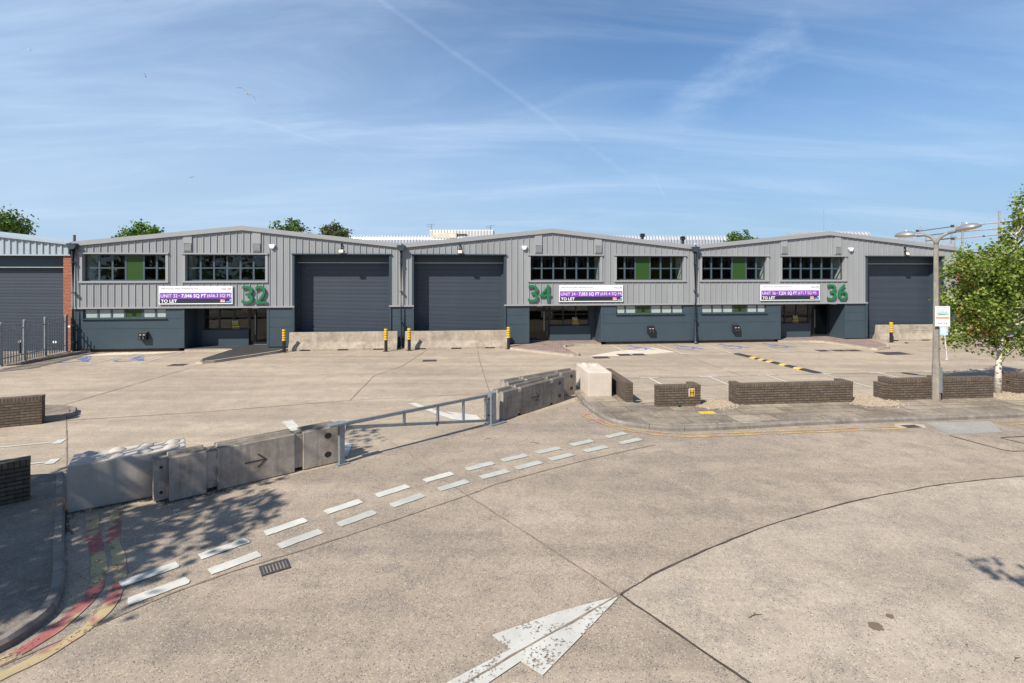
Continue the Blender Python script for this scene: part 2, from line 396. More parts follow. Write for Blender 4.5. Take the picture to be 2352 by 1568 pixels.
n.inputs['Brick Width'].default_value = 0.21; n.inputs['Row Height'].default_value = 0.105; n.inputs['Mortar Size'].default_value = 0.009
n.inputs['Color1'].default_value = (0.16, 0.105, 0.09, 1); n.inputs['Color2'].default_value = (0.235, 0.16, 0.135, 1); n.inputs['Mortar'].default_value = (0.36, 0.30, 0.25, 1)
f = t.ramp(t.noise(2.5, 5), 0.3, 0.7, 0.8, 1.2)
M['paver'] = t.fin(t.mix(1.0, n.outputs[0], t.comb(f, f, f), 'MULTIPLY'), 0.85)
M['galv'] = plain('galvanised_steel', (0.225, 0.255, 0.275), 0.48, 0.35, 0.18, 9)
M['palisade'] = plain('grey_palisade_steel', (0.25, 0.27, 0.29), 0.5, 0.25, 0.12, 5)
M['steel'] = plain('brushed_steel', (0.55, 0.56, 0.57), 0.3, 0.8, 0.05)
M['iron'] = plain('cast_iron', (0.075, 0.066, 0.068), 0.6, 0.3, 0.3, 14)
M['pit'] = plain('drain_silt', (0.22, 0.19, 0.15), 0.9, 0, 0.2)
M['rust'] = plain('rusty_iron', (0.13, 0.085, 0.06), 0.85, 0.1, 0.35, 14)
M['lampcol'] = cast('lamp_column_concrete', (0.30, 0.265, 0.225), (0.19, 0.165, 0.14), (0.40, 0.36, 0.31), 0.5)
M['lamphead'] = plain('grey_lamp_casing', (0.20, 0.205, 0.215), 0.45, 0.2, 0.06)
M['lens'] = plain('cream_lamp_bowl', (0.62, 0.58, 0.47), 0.25, 0, 0.1)
M['silver'] = sheeted('silver_corrugated_sheet', (0.50, 0.52, 0.55), 0.42, (0.27, 0.29, 0.32))
M['lightblue'] = plain('pale_blue_steel', (0.34, 0.395, 0.43), 0.45, 0, 0.06, 3)
M['whitesheet'] = sheeted('white_corrugated_sheet', (0.55, 0.545, 0.53), 0.42, (0.34, 0.34, 0.33), 0, 0.6, 0.0)
M['rooflight'] = plain('yellowed_rooflight', (0.62, 0.56, 0.43), 0.5, 0, 0.2, 1.5)
M['net'] = plain('grey_blue_mesh_sheet', (0.34, 0.42, 0.50), 0.8, 0, 0.1)
M['scaffold'] = plain('scaffold_tube', (0.34, 0.31, 0.29), 0.5, 0.4, 0.3, 8)
M['gravel'] = plain('gravel_stone', (0.325, 0.265, 0.185), 0.85, 0, 0.5, 30)
M['birchbark'] = barkmat('birch_bark', (0.62, 0.56, 0.48), (0.10, 0.08, 0.065), 7, (0.6, 0.6, 1.7), 0.52, 0.62)
M['bark'] = barkmat('brown_bark', (0.12, 0.09, 0.065), (0.06, 0.045, 0.035), 8)
M['twig'] = plain('birch_twig', (0.10, 0.065, 0.045), 0.8)
M['birchleaf'] = leafmat('birch_leaf', (0.050, 0.098, 0.014), (0.300, 0.365, 0.070), (0.15, 0.215, 0.030), 0.34)  # wide dark-to-bright range paints in the crown's highlights and shade
M['leaf'] = leafmat('broad_leaf', (0.045, 0.095, 0.018), (0.110, 0.175, 0.036), (0.075, 0.130, 0.025), 0.3)
M['leafbright'] = leafmat('bright_broad_leaf', (0.060, 0.130, 0.018), (0.120, 0.205, 0.032), (0.085, 0.16, 0.022), 0.35)
M['leafolive'] = leafmat('olive_leaf', (0.055, 0.085, 0.022), (0.125, 0.145, 0.042), (0.10, 0.105, 0.035), 0.3)
M['gullwhite'] = plain('white_plumage', (0.72, 0.71, 0.70), 0.8, 0, 0.04)
M['gullgrey'] = plain('grey_plumage', (0.55, 0.58, 0.62), 0.8, 0, 0.05)
M['gulldark'] = plain('dark_plumage', (0.14, 0.16, 0.19), 0.8)
M['beak'] = plain('orange_beak', (0.7, 0.34, 0.06), 0.5)

# ------------------------------------------------------------------ mesh helpers
class MB:
    """collects shapes and links them as ONE mesh object"""
    def __init__(self, tf=None):
        self.v, self.f, self.tf = [], [], tf
    def add(self, vs, fs):
        o = len(self.v)
        self.v += [tuple(p) for p in vs]
        self.f += [tuple(i + o for i in f) for f in fs]
        return self
    def poly(self, pts): return self.add(pts, [tuple(range(len(pts)))])
    def box(self, x0, x1, y0, y1, z0, z1):
        return self.add([(x0, y0, z0), (x1, y0, z0), (x1, y1, z0), (x0, y1, z0), (x0, y0, z1), (x1, y0, z1), (x1, y1, z1), (x0, y1, z1)],
                        [(0, 3, 2, 1), (4, 5, 6, 7), (0, 1, 5, 4), (1, 2, 6, 5), (2, 3, 7, 6), (3, 0, 4, 7)])
    def bar(self, a, b, w, h, up=(0, 0, 1)):
        a, b = Vector(a), Vector(b); d = (b - a).normalized(); up = Vector(up)
        s = d.cross(up)
        if s.length < 1e-4: s = d.cross(Vector((0, 1, 0)))
        s.normalize(); u = s.cross(d)
        c = [s * (w / 2 * i) + u * (h / 2 * j) for i, j in ((-1, -1), (1, -1), (1, 1), (-1, 1))]
        return self.add([a + k for k in c] + [b + k for k in c], [(3, 2, 1, 0), (4, 5, 6, 7), (0, 1, 5, 4), (1, 2, 6, 5), (2, 3, 7, 6), (3, 0, 4, 7)])
    def tube(self, pts, rad, n=8, caps=True):
        pts = [Vector(p) for p in pts]
        if isinstance(rad, (int, float)): rad = [rad] * len(pts)
        vs, fs = [], []
        for i, p in enumerate(pts):
            d = (pts[min(i + 1, len(pts) - 1)] - pts[max(i - 1, 0)]).normalized()
            a = d.cross(Vector((0, 0, 1)))
            if a.length < 1e-3: a = d.cross(Vector((0, 1, 0)))
            a.normalize(); b = a.cross(d)
            for k in range(n):
                t = 2 * math.pi * k / n
                vs.append(p + (a * math.cos(t) + b * math.sin(t)) * rad[i])
        for i in range(len(pts) - 1):
            for k in range(n):
                k2 = (k + 1) % n
                fs.append((i * n + k, i * n + k2, (i + 1) * n + k2, (i + 1) * n + k))
        if caps:
            fs.append(tuple(range(n))[::-1]); fs.append(tuple((len(pts) - 1) * n + k for k in range(n)))
        return self.add(vs, fs)
    def prism(self, pts, z0, z1):
        n = len(pts)
        return self.add([(x, y, z0) for x, y in pts] + [(x, y, z1) for x, y in pts],
                        [tuple(range(n))[::-1], tuple(range(n, 2 * n))] + [(i, (i + 1) % n, n + (i + 1) % n, n + i) for i in range(n)])
    def xprism(self, prof, x0, x1):
        """profile (y,z) extruded along x"""
        n = len(prof)
        return self.add([(x0, y, z) for y, z in prof] + [(x1, y, z) for y, z in prof],
                        [tuple(range(n))[::-1], tuple(range(n, 2 * n))] + [(i, (i + 1) % n, n + (i + 1) % n, n + i) for i in range(n)])
    def yprism(self, prof, y0, y1):
        """profile (x,z) extruded along y"""
        n = len(prof)
        return self.add([(x, y0, z) for x, z in prof] + [(x, y1, z) for x, z in prof],
                        [tuple(range(n))[::-1], tuple(range(n, 2 * n))] + [(i, (i + 1) % n, n + (i + 1) % n, n + i) for i in range(n)])
    def lathe(self, prof, n=16, c=(0, 0, 0)):
        vs, fs = [], []
        for r, z in prof:
            for k in range(n):
                t = 2 * math.pi * k / n; vs.append((c[0] + r * math.cos(t), c[1] + r * math.sin(t), c[2] + z))
        for i in range(len(prof) - 1):
            for k in range(n):
                fs.append((i * n + k, i * n + (k + 1) % n, (i + 1) * n + (k + 1) % n, (i + 1) * n + k))
        fs.append(tuple(range(n))[::-1]); fs.append(tuple((len(prof) - 1) * n + k for k in range(n)))
        return self.add(vs, fs)
    def build(self, name, mat, parent=None, loc=None, rotz=0.0, smooth=False, bevel=0.0, normals=True):
        me = bpy.data.meshes.new(name)
        vs = [self.tf(p) for p in self.v] if self.tf else self.v
        me.from_pydata(vs, [], self.f)
        if normals or bevel:
            bm = bmesh.new(); bm.from_mesh(me)
            if bevel:
                es = [e for e in bm.edges if len(e.link_faces) == 2 and e.calc_face_angle(0) > 0.6]
                bmesh.ops.bevel(bm, geom=es, offset=bevel, segments=2, affect='EDGES', profile=0.6, clamp_overlap=True)
            bmesh.ops.recalc_face_normals(bm, faces=bm.faces)
            bm.to_mesh(me); bm.free()
        if mat: me.materials.append(M[mat] if isinstance(mat, str) else mat)
        if smooth: me.shade_smooth()
        o = bpy.data.objects.new(name, me); col.objects.link(o)
        if parent: o.parent = parent
        if loc: o.location = loc
        if rotz: o.rotation_euler = (0, 0, rotz)
        return o

def tag(o, label=None, cat=None, group=None, kind=None):
    if label: o['label'] = label
    if cat: o['category'] = cat
    if group: o['group'] = group
    if kind: o['kind'] = kind
    return o

def thing(name, label, cat, loc=(0, 0, 0), rotz=0.0, group=None):
    o = bpy.data.objects.new(name, None); col.objects.link(o)
    o.empty_display_size = 0.2; o.location = loc; o.rotation_euler = (0, 0, rotz)
    return tag(o, label, cat, group)

def copy_tree(o, parent=None):
    c = o.copy(); col.objects.link(c); c.parent = parent
    for ch in list(o.children): copy_tree(ch, c)
    return c

_tc = {}
def text_geo(body, bold=0.0, extrude=0.0, height=None, width=None, res=3, space=1.0):
    """outline lettering as vertices and faces, lower left corner at 0,0"""
    cu = bpy.data.curves.new('lettering', 'FONT'); cu.body = body; cu.size = 1
    cu.offset = bold; cu.extrude = extrude; cu.resolution_u = res; cu.space_character = space
    ob = bpy.data.objects.new('lettering', cu); col.objects.link(ob)
    dg = bpy.context.evaluated_depsgraph_get()
    me = bpy.data.meshes.new_from_object(ob.evaluated_get(dg))
    vs = [v.co.copy() for v in me.vertices]; fs = [tuple(p.vertices) for p in me.polygons]
    bpy.data.objects.remove(ob); bpy.data.curves.remove(cu); bpy.data.meshes.remove(me)
    x0 = min(v.x for v in vs); x1 = max(v.x for v in vs); y0 = min(v.y for v in vs); y1 = max(v.y for v in vs)
    k = height / (y1 - y0) if height else 1
    kx = width / (x1 - x0) if width else k
    if not height: k = kx
    return [Vector(((v.x - x0) * kx, (v.y - y0) * k, v.z)) for v in vs], fs, (x1 - x0) * kx, (y1 - y0) * k

def wall_text(mb, body, x, z, y, **kw):
    """lettering standing on a wall that faces -y"""
    vs, fs, w, h = text_geo(body, **kw)
    mb.add([(x + v.x, y - v.z, z + v.y) for v in vs], fs)
    return w

TH = math.atan(0.107)
S = Vector((math.cos(TH), math.sin(TH), 0)); Nn = Vector((-math.sin(TH), math.cos(TH), 0))
def E(s, n=0.0, z=0.0):
    """estate frame: s along the row of units, n into the buildings"""
    p = Vector((0, 28.6, 0)) + S * s + Nn * n
    return Vector((p.x, p.y, z))

def smooth_line(pts, n=6):
    out = []
    P = [Vector((p[0], p[1], 0)) for p in pts]
    for i in range(len(P) - 1):
        p0, p1, p2, p3 = P[max(i - 1, 0)], P[i], P[i + 1], P[min(i + 2, len(P) - 1)]
        for k in range(n):
            t = k / n
            out.append(0.5 * ((2 * p1) + (p2 - p0) * t + (2 * p0 - 5 * p1 + 4 * p2 - p3) * t * t + (3 * p1 - p0 - 3 * p2 + p3) * t ** 3))
    out.append(P[-1]); return out

def ribbon(mb, pts, w, z, wob=0.0, seed=0):
    pts = [Vector((p[0], p[1], 0)) for p in pts]
    L, Rr = [], []
    for i, p in enumerate(pts):
        d = (pts[min(i + 1, len(pts) - 1)] - pts[max(i - 1, 0)]).normalized()
        s = Vector((-d.y, d.x, 0))
        ww = (w[i] if isinstance(w, list) else w) * (1 + wob * mnoise.noise(Vector((i * 0.9, seed, 0))))
        L.append(p + s * ww / 2); Rr.append(p - s * ww / 2)
    n = len(pts)
    mb.add([(a.x, a.y, z) for a in L] + [(a.x, a.y, z) for a in Rr], [(i, i + n, i + n + 1, i + 1) for i in range(n - 1)])

def resample(pts, step):
    pts = [Vector((p[0], p[1], 0)) for p in pts]
    out = [pts[0].copy()]; acc = 0.0
    for a, b in zip(pts, pts[1:]):
        L = (b - a).length; t = step - acc
        while t < L:
            out.append(a + (b - a) * (t / L)); t += step
        acc = (acc + L) % step if L > 0 else acc
        acc = L - (t - step)
    out.append(pts[-1].copy()); return out

def kerb_run(mb, pts, side, h=0.11, w=0.125, stone=0.9, joint=0.012, z0=-0.02):
    """kerb stones along a line (the road-side foot); side +1 puts the stone to the left"""
    fine = resample(pts, 0.15)
    per = max(2, int(round(stone / 0.15)))
    prof = [(0, z0), (0, h * 0.62), (0.035, h), (w, h), (w, z0)]
    i = 0
    while i < len(fine) - 1:
        seg = [p.copy() for p in fine[i:min(i + per, len(fine) - 1) + 1]]
        if len(seg) < 2: break
        d0 = (seg[1] - seg[0]).normalized(); seg[0] += d0 * joint
        rows = []
        for k, p in enumerate(seg):
            d = (seg[min(k + 1, len(seg) - 1)] - seg[max(k - 1, 0)]).normalized()
            s = Vector((-d.y, d.x, 0)) * side
            rows.append([(p + s * o).to_tuple()[:2] + (z,) for o, z in prof])
        n = len(prof); vs = [v for r in rows for v in r]; fs = []
        for k in range(len(rows) - 1):
            for j in range(n):
                j2 = (j + 1) % n; fs.append((k * n + j, k * n + j2, (k + 1) * n + j2, (k + 1) * n + j))
        fs.append(tuple(range(n))); fs.append(tuple((len(rows) - 1) * n + j for j in range(n)))
        mb.add(vs, fs); i += per

# ------------------------------------------------------------------ ground, yard, road
MB().poly([(-600, -300, -0.012), (600, -300, -0.012), (600, 900, -0.012), (-600, 900, -0.012)]).build('ground', 'ground')['kind'] = 'structure'
yard_pts = [(-40, 10.2), (-14, 10.2), (-9.4, 8.2), (-5.9, 9.3), (-3.7, 11.0), (-0.4, 14.0), (2.1, 16.4), (2.3, 15.6), (16.0, 16.2), (44, 19.5), (44, 36.0), (-40, 27.0)]
yard = MB().poly([(x, y, -0.004) for x, y in yard_pts]).build('yard', 'yard'); yard['kind'] = 'structure'
road_pts = [(-40, -12), (60, -12), (60, 21.0), (44, 19.5), (16.0, 16.2), (2.3, 15.6), (2.1, 16.4), (-0.4, 14.0), (-3.7, 11.0), (-5.9, 9.3), (-9.4, 8.2), (-14, 4.4), (-40, 4.4)]
road = MB().poly([(x, y, -0.004) for x, y in road_pts]).build('road', 'road'); road['kind'] = 'structure'
tag(MB().poly([(1.40, 6.50, 0), *[(p.x, p.y, 0) for p in smooth_line([(1.38, 6.52), (2.37, 7.26), (4.5, 8.47), (7.2, 9.56), (10.32, 10.32), (20, 11.9), (40, 14)])[1:]],
               (40, -6, 0), (6.5, -0.8, 0), (2.37, 5.11, 0)]).build('pale_slab', 'road2', road))

def joint(pts, w, z, parent, mat='crack', seed=0, smooth=True):
    pl = smooth_line(pts, 8) if smooth else [Vector((p[0], p[1], 0)) for p in pts]
    pl = resample(pl, 0.22)
    rnd = random.Random(seed)
    pl = [p + Vector((rnd.uniform(-1, 1), rnd.uniform(-1, 1), 0)) * w * 0.22 for p in pl]
    mb = MB(); ribbon(mb, pl, [w * rnd.uniform(0.55, 1.25) for _ in pl], z)
    mb.build('slab_joint', mat, parent, normals=False)

J1 = [(-0.83, 9.43), (0.49, 7.72), (1.38, 6.52), (2.37, 5.11), (4.5, 2.0)]
joint([(1.38, 6.52), (0.62, 5.93), (0.17, 5.606), (-0.39, 5.158), (-1.2, 4.5)], 0.03, 0.0135, road, 'crack', 20)
joint(J1[:3], 0.028, 0.004, road, 'crack', 1); joint(J1[2:], 0.030, 0.004, road, 'joint', 2)
joint([(1.38, 6.52), (2.37, 7.26), (4.5, 8.47), (7.2, 9.56), (10.32, 10.32), (20, 11.9)], 0.032, 0.004, road, 'joint', 3)
joint([(-5.33, 5.33), (-4.86, 5.92), (-4.05, 6.84), (-2.66, 7.91), (-0.83, 9.43), (-0.13, 10.06), (1.67, 11.23), (3.4, 12.2)], 0.03, 0.004, road, 'crack', 4)
joint([(-3.94, 13.8), (-2.38, 11.64), (-0.83, 9.43)], 0.018, 0.004, road, 'crack', 5)
joint([(-15, 12.7), (-12.34, 14.21), (-9.1, 15.05), (-5.2, 16.44)], 0.03, 0.004, yard, 'crack', 6, False)
joint([(-5.2, 16.44), (-5.49, 20.33), (-4.8, 22.51), (-4.5, 27.6)], 0.03, 0.004, yard, 'crack', 7, False)
joint([(-13.89, 15.6), (-13.87, 18.53), (-13.82, 26.6)], 0.03, 0.004, yard, 'crack', 8, False)
joint([(-12.45, 14.3), (-10.91, 12.55), (-9.13, 10.5)], 0.03, 0.004, yard, 'crack', 9, False)
joint([(-1.85, 27.4), (-1.51, 23.88), (-0.84, 18.11), (-0.5, 15.8)], 0.03, 0.004, yard, 'crack', 10, False)
joint([(-5.2, 16.44), (-0.84, 17.4), (2.1, 18.0), (9, 18.9)], 0.022, 0.004, yard, 'crack', 11, False)
joint([E(1.0, -9.2)[:2], E(32, -9.2)[:2]], 0.03, 0.004, yard, 'crack', 12, False)
joint([E(8.2, -9.2)[:2], E(8.2, -0.2)[:2]], 0.02, 0.004, yard, 'crack', 13, False)
joint([E(-22, -6.2)[:2], E(4, -6.0)[:2]], 0.016, 0.004, yard, 'crack', 14, False)
joint([(11.0, 12.9), (11.38, 11.75), (11.85, 11.78), (14, 12.0)], 0.035, 0.004, road, 'tar', 15, False)
joint([(14.5, 12.9), (12.82, 12.81), (12.11, 12.73), (12.3, 12.29), (13.5, 11.9)], 0.035, 0.004, road, 'tar', 16, False)
MB().poly([(11.3, 14.0, 0.0), (13.22, 14.15, 0.0), (12.6, 13.16, 0.0), (11.08, 12.99, 0.0)]).build('concrete_patch', 'greypatch', road)
MB().poly([E(3.3, -3.9, 0.0), E(5.5, -3.9, 0.0), E(8.2, -3.0, 0.0), E(7.6, -1.4, 0.0), E(5.2, -2.4, 0.0)]).build('concrete_patch', 'fresh', yard)
MB().poly([E(-21.6, -1.2, 0.0), E(-20.6, -0.12, 0.0), E(-17.3, -0.12, 0.0), E(-18.2, -0.75, 0.0)]).build('concrete_patch', 'fresh', yard)

def blob(cx, cy, rx, ry, rot, z, seed, n=22):
    rnd = random.Random(seed); out = []
    for k in range(n):
        t = 2 * math.pi * k / n; r = 1 + rnd.uniform(-0.13, 0.13)
        x, y = rx * r * math.cos(t), ry * r * math.sin(t)
        out.append((cx + x * math.cos(rot) - y * math.sin(rot), cy + x * math.sin(rot) + y * math.cos(rot), z))
    return out
MB().poly(blob(4.215, 5.935, 0.085, 0.075, 0.3, 0.004, 1)).build('oil_stain', 'stain', road, normals=False)
MB().poly(blob(4.51, 6.11, 0.05, 0.04, 0.3, 0.004, 2)).build('oil_stain', 'stain', road, normals=False)
pl_ = MB(); rl_ = random.Random(4); pp_ = [E(-19 + 0.5 * k, -5.0 + rl_.uniform(-.02, .02)) for k in range(52)]
ribbon(pl_, pp_, [rl_.uniform(0.08, 0.17) for _ in pp_], 0.0035); pl_.build('pale_strip', 'paleline', yard, normals=False)
# give-way dashes
A = [(-4.92, 6.96), (-4.28, 7.61), (-3.65, 8.27), (-2.95, 8.97), (-2.24, 9.62), (-1.47, 10.27), (-0.68, 10.85), (0.05, 11.33), (0.83, 11.81), (1.68, 12.33), (2.62, 12.92)]
B = [(-4.55, 6.60), (-3.91, 7.24), (-3.26, 7.89), (-2.59, 8.54), (-1.88, 9.22), (-1.13, 9.87), (-0.36, 10.41), (0.35, 10.90), (1.10, 11.39), (1.95, 11.91), (2.87, 12.45)]
for row, L in ((A, 0.64), (B, 0.64)):
    for i, p in enumerate(row):
        a = Vector(row[max(i - 1, 0)]); b = Vector(row[min(i + 1, len(row) - 1)]); d = (b - a).normalized(); s = Vector((-d.y, d.x))
        c = Vector(p); rnd = random.Random(i * 7 + (row is B))
        pts = []
        ring = [(-1 + 0.2 * k, -1) for k in range(11)] + [(1.03, -0.4), (1.02, 0.4)] + [(1 - 0.2 * k, 1) for k in range(11)] + [(-1.02, 0.4), (-1.03, -0.4)]
        for u, v in ring:
            q = c + d * (u * L / 2 + rnd.uniform(-.009, .009)) + s * (v * 0.096 + rnd.uniform(-.006, .006)); pts.append((q.x, q.y, 0.008))
        MB().poly(pts).build('painted_dash', 'white' if i < 6 and row is A or i < 2 else 'whitegrey', road, normals=False)
MB().poly([(x, y, 0.010) for x, y in [(1.375, 6.495), (0.6, 6.2), (-0.23, 5.78), (-0.03, 5.56), (-0.64, 5.12), (-1.4, 4.45), (-1.05, 4.25), (-0.22, 5.12), (0.09, 5.39), (0.31, 5.2), (0.85, 5.85)]]).build('painted_arrow', 'whiteworn', road, normals=False)
MB().poly([(-6.33, 14.08, 0.008), (-6.10, 14.22, 0.008), (-5.40, 13.25, 0.008), (-5.63, 13.13, 0.008)]).build('painted_dash', 'white', yard, normals=False)
MB().poly([(x, y, 0.008) for x, y in [(-3.25, 16.02), (-3.05, 16.12), (-2.34, 15.32), (-1.83, 14.86), (-1.67, 14.78), (-1.98, 15.12), (-1.03, 14.72), (-0.84, 14.22), (-1.2, 14.16), (-1.66, 14.28), (-2.15, 14.78), (-2.73, 15.45)]]).build('painted_arrow', 'white', yard, normals=False)
MB().poly([(x, y, 0.008) for x, y in [(-4.45, 12.9), (-4.1, 12.41), (-3.83, 12.26), (-3.66, 11.39), (-4.4, 11.9), (-5.2, 12.4)]]).build('painted_arrow', 'white', road, normals=False)
# yellow no-parking lines round both corners
def yline(pts, w, z, mat, seed):
    pl = resample(smooth_line(pts, 8), 0.12); rnd = random.Random(seed)
    mb = MB(); ribbon(mb, pl, [w * rnd.uniform(0.88, 1.12) for _ in pl], z); mb.build('yellow_line', mat, road, normals=False)
yline([(-7.08, 8.63), (-6.5, 7.95), (-6.12, 7.56), (-5.70, 7.07), (-5.46, 6.73), (-5.33, 6.46), (-5.26, 6.13), (-5.25, 5.86), (-5.32, 5.54), (-5.45, 5.33), (-6.0, 4.7)], 0.17, 0.006, 'yellowline', 1)
yline([(-6.78, 8.78), (-6.1, 7.84), (-5.80, 7.52), (-5.48, 7.15), (-5.24, 6.85), (-5.00, 6.4), (-4.92, 6.13), (-4.91, 5.86), (-4.98, 5.58), (-5.1, 5.33), (-5.6, 4.6)], 0.15, 0.006, 'yellowline', 2)
yline([(2.02, 14.74), (2.23, 14.28), (2.64, 13.61), (3.08, 13.24), (3.52, 12.98), (4.12, 12.82), (4.8, 12.78), (5.92, 12.94), (8.44, 13.24), (10.4, 13.48)], 0.075, 0.006, 'yellowline2', 3)
yline([(2.40, 14.32), (2.74, 13.74), (3.1, 13.42), (3.64, 13.17), (4.43, 13.02), (5.87, 13.12), (8.54, 13.42), (10.2, 13.62)], 0.065, 0.006, 'yellowline2', 4)
yline([(2.02, 14.74), (2.33, 14.88)], 0.09, 0.0065, 'yellowline2', 5)
yline([(13.2, 14.0), (16, 14.45), (20, 15.1)], 0.07, 0.006, 'yellowline2', 6)
yline([(13.4, 13.8), (16, 14.22), (20, 14.8)], 0.07, 0.006, 'yellowline2', 7)
# parking bays: T marks on the yard
def tline(s0, n0, s1, n1, bar_at=1, w=0.09, bar=0.75):
    """a bay line from (s0,n0) to its T end (s1,n1)"""
    mb = MB(); a, b = E(s0, n0), E(s1, n1)
    mb.poly([(*(a - S * w / 2).xy, 0.0075), (*(a + S * w / 2).xy, 0.0075), (*(b + S * w / 2).xy, 0.0075), (*(b - S * w / 2).xy, 0.0075)])
    if bar_at:
        mb.poly([(*E(s1 - bar / 2, n1 - 0.05).xy, 0.0085), (*E(s1 + bar / 2, n1 - 0.05).xy, 0.0085), (*E(s1 + bar / 2, n1 + 0.05).xy, 0.0085), (*E(s1 - bar / 2, n1 + 0.05).xy, 0.0085)])
    mb.build('bay_line', 'white', yard, normals=False)
for k in range(8): tline(4.40 + 2.42 * k, -13.3, 4.40 + 2.42 * k, -9.18)
for s0, s1 in ((-19.16, -19.5), (-17.1, -17.35), (5.62, 5.6), (8.3, 8.27), (10.85, 10.84), (13.6, 13.74), (16.3, 16.42)):
    tline(s0, -0.25, s1, -3.72, 1, 0.09, 0.8 if s0 < 0 else 0.7)
def bayend(p, d, L, w):
    a, b = Vector(p), Vector(p) + Vector(d) * L; s = Vector((-d[1], d[0])) * w / 2
    mb = MB().poly([(*(a + s), 0.0075), (*(a - s), 0.0075), (*(b - s), 0.0075), (*(b + s), 0.0075)])
    q = Vector(p); sd = Vector((-d[1], d[0])); dd = Vector(d)
    mb.poly([(*(q - dd * 0.06 + sd * 0.17), 0.0085), (*(q - dd * 0.06 - sd * 0.17), 0.0085), (*(q + dd * 0.12 - sd * 0.17), 0.0085), (*(q + dd * 0.12 + sd * 0.17), 0.0085)])
    mb.build('bay_line', 'white', yard, normals=False)
bayend((-10.95, 12.42), (-0.93, -0.36), 4.0, 0.07)
bayend((-9.95, 11.12), (-0.93, -0.36), 4.0, 0.07)
# wheelchair symbols in the wide bays
def wheelchair(s, n, k=1.0):
    mb = MB()
    def P(u, v): q = E(s + u * k, n + v * k); return (q.x, q.y)
    ring = [P(-0.12 + 0.42 * math.cos(t), -0.25 + 0.42 * math.sin(t)) for t in [R(150 + 12 * i) for i in range(20)]]
    ribbon(mb, [(*p,) for p in ring], 0.10 * k, 0.0078)
    ribbon(mb, [P(-0.12, 0.62), P(-0.06, 0.05), P(0.38, 0.02), P(0.55, -0.5), P(0.72, -0.46)], 0.17 * k, 0.0086)
    ribbon(mb, [P(-0.10, 0.35), P(0.28, 0.32)], 0.11 * k, 0.0094)
    mb.poly([(*P(-0.16 + 0.13 * math.cos(t), 0.86 + 0.13 * math.sin(t)), 0.0082) for t in [R(24 * i) for i in range(15)]])
    mb.build('wheelchair_symbol', 'bluepaint', yard, normals=False)
for s, n in ((-20.75, -2.3), (-18.35, -2.35), (6.75, -1.5), (9.45, -1.45), (12.1, -1.5), (14.8, -1.5)): wheelchair(s, n, 1.05)

# ------------------------------------------------------------------ pavements with kerbs
rk = smooth_line([(1.95, 18.2), (2.12, 17.27), (2.25, 15.6), (2.68, 14.0), (3.43, 13.45), (4.33, 13.24), (5.99, 13.42), (8.54, 13.84), (14.34, 14.5), (24, 15.9), (44, 18.2)], 8)
inner = [p + Vector((0, 0, 0)) for p in rk]
pav = MB()
off = []
for i, p in enumerate(rk):
    d = (rk[min(i + 1, len(rk) - 1)] - rk[max(i - 1, 0)]).normalized(); off.append(p + Vector((-d.y, d.x, 0)) * 0.12)
top = [(p.x, p.y, 0.100) for p in off] + [(44, 20.4, 0.1), (24, 17.7, 0.1), (16.6, 17.6, 0.1), (11.7, 16.6, 0.1), (6.8, 16.4, 0.1), (5.6, 16.0, 0.1), (4.2, 15.55, 0.1), (3.75, 15.75, 0.1), (3.75, 17.2, 0.1), (3.3, 18.9, 0.1), (2.3, 18.9, 0.1)]
pavement = pav.poly(top).build('pavement', 'slabs'); pavement['kind'] = 'structure'
k1 = MB(); kerb_run(k1, rk, 1, 0.115); k1.build('kerb', 'kerb', pavement)
k1 = MB(); ribbon(k1, [E(2.2 + 1.2 * i, -12.95) for i in range(0, 27)], 0.07, 0.105); k1.build('edging', 'kerbpale', pavement, normals=False)
jm = MB(); rnd = random.Random(5)
for k in range(26):
    s = 4.0 + k * 1.2; a, b = E(s, -13.7), E(s + rnd.uniform(-.2, .2), -15.2 - 0.0 * k)
    ribbon(jm, [a, b], 0.02, 0.104)
ribbon(jm, [E(3.6 + 0.8 * i, -14.42 - 0.01 * (i % 3)) for i in range(40)], 0.022, 0.1045)
jm.build('slab_joint', 'crack', pavement, normals=False)
lk = smooth_line([(-9.0, 10.3), (-8.1, 9.28), (-7.3, 8.36), (-6.61, 7.56), (-5.84, 6.68), (-5.5, 6.15), (-5.47, 5.75), (-5.6, 5.4), (-6.2, 4.9), (-8.5, 4.35), (-14, 4.2), (-30, 4.2)], 8)
off = []
for i, p in enumerate(lk):
    d = (lk[min(i + 1, len(lk) - 1)] - lk[max(i - 1, 0)]).normalized(); off.append(p + Vector((d.y, -d.x, 0)) * 0.12)
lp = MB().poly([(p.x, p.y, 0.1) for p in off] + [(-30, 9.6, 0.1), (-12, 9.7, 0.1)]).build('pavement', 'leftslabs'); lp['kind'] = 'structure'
k1 = MB(); kerb_run(k1, lk, -1, 0.115); k1.build('kerb', 'kerb', lp)
# small kerbed island by the left wall
isl = [(-14.6, 13.35), (-12.85, 13.97), (-12.45, 14.25), (-12.5, 14.7), (-12.9, 15.2), (-13.6, 15.5), (-15.5, 15.4)]
il = MB().poly([(x, y, 0.10) for x, y in [(-14.6, 13.5), (-12.95, 14.1), (-12.62, 14.3), (-12.68, 14.65), (-13.0, 15.05), (-13.65, 15.35), (-15.4, 15.25)]]).build('kerbed_island', 'slabs'); il['kind'] = 'structure'
k1 = MB(); kerb_run(k1, isl, 1, 0.12, 0.15, 0.6, 0.03); k1.build('kerb', 'kerb', il)
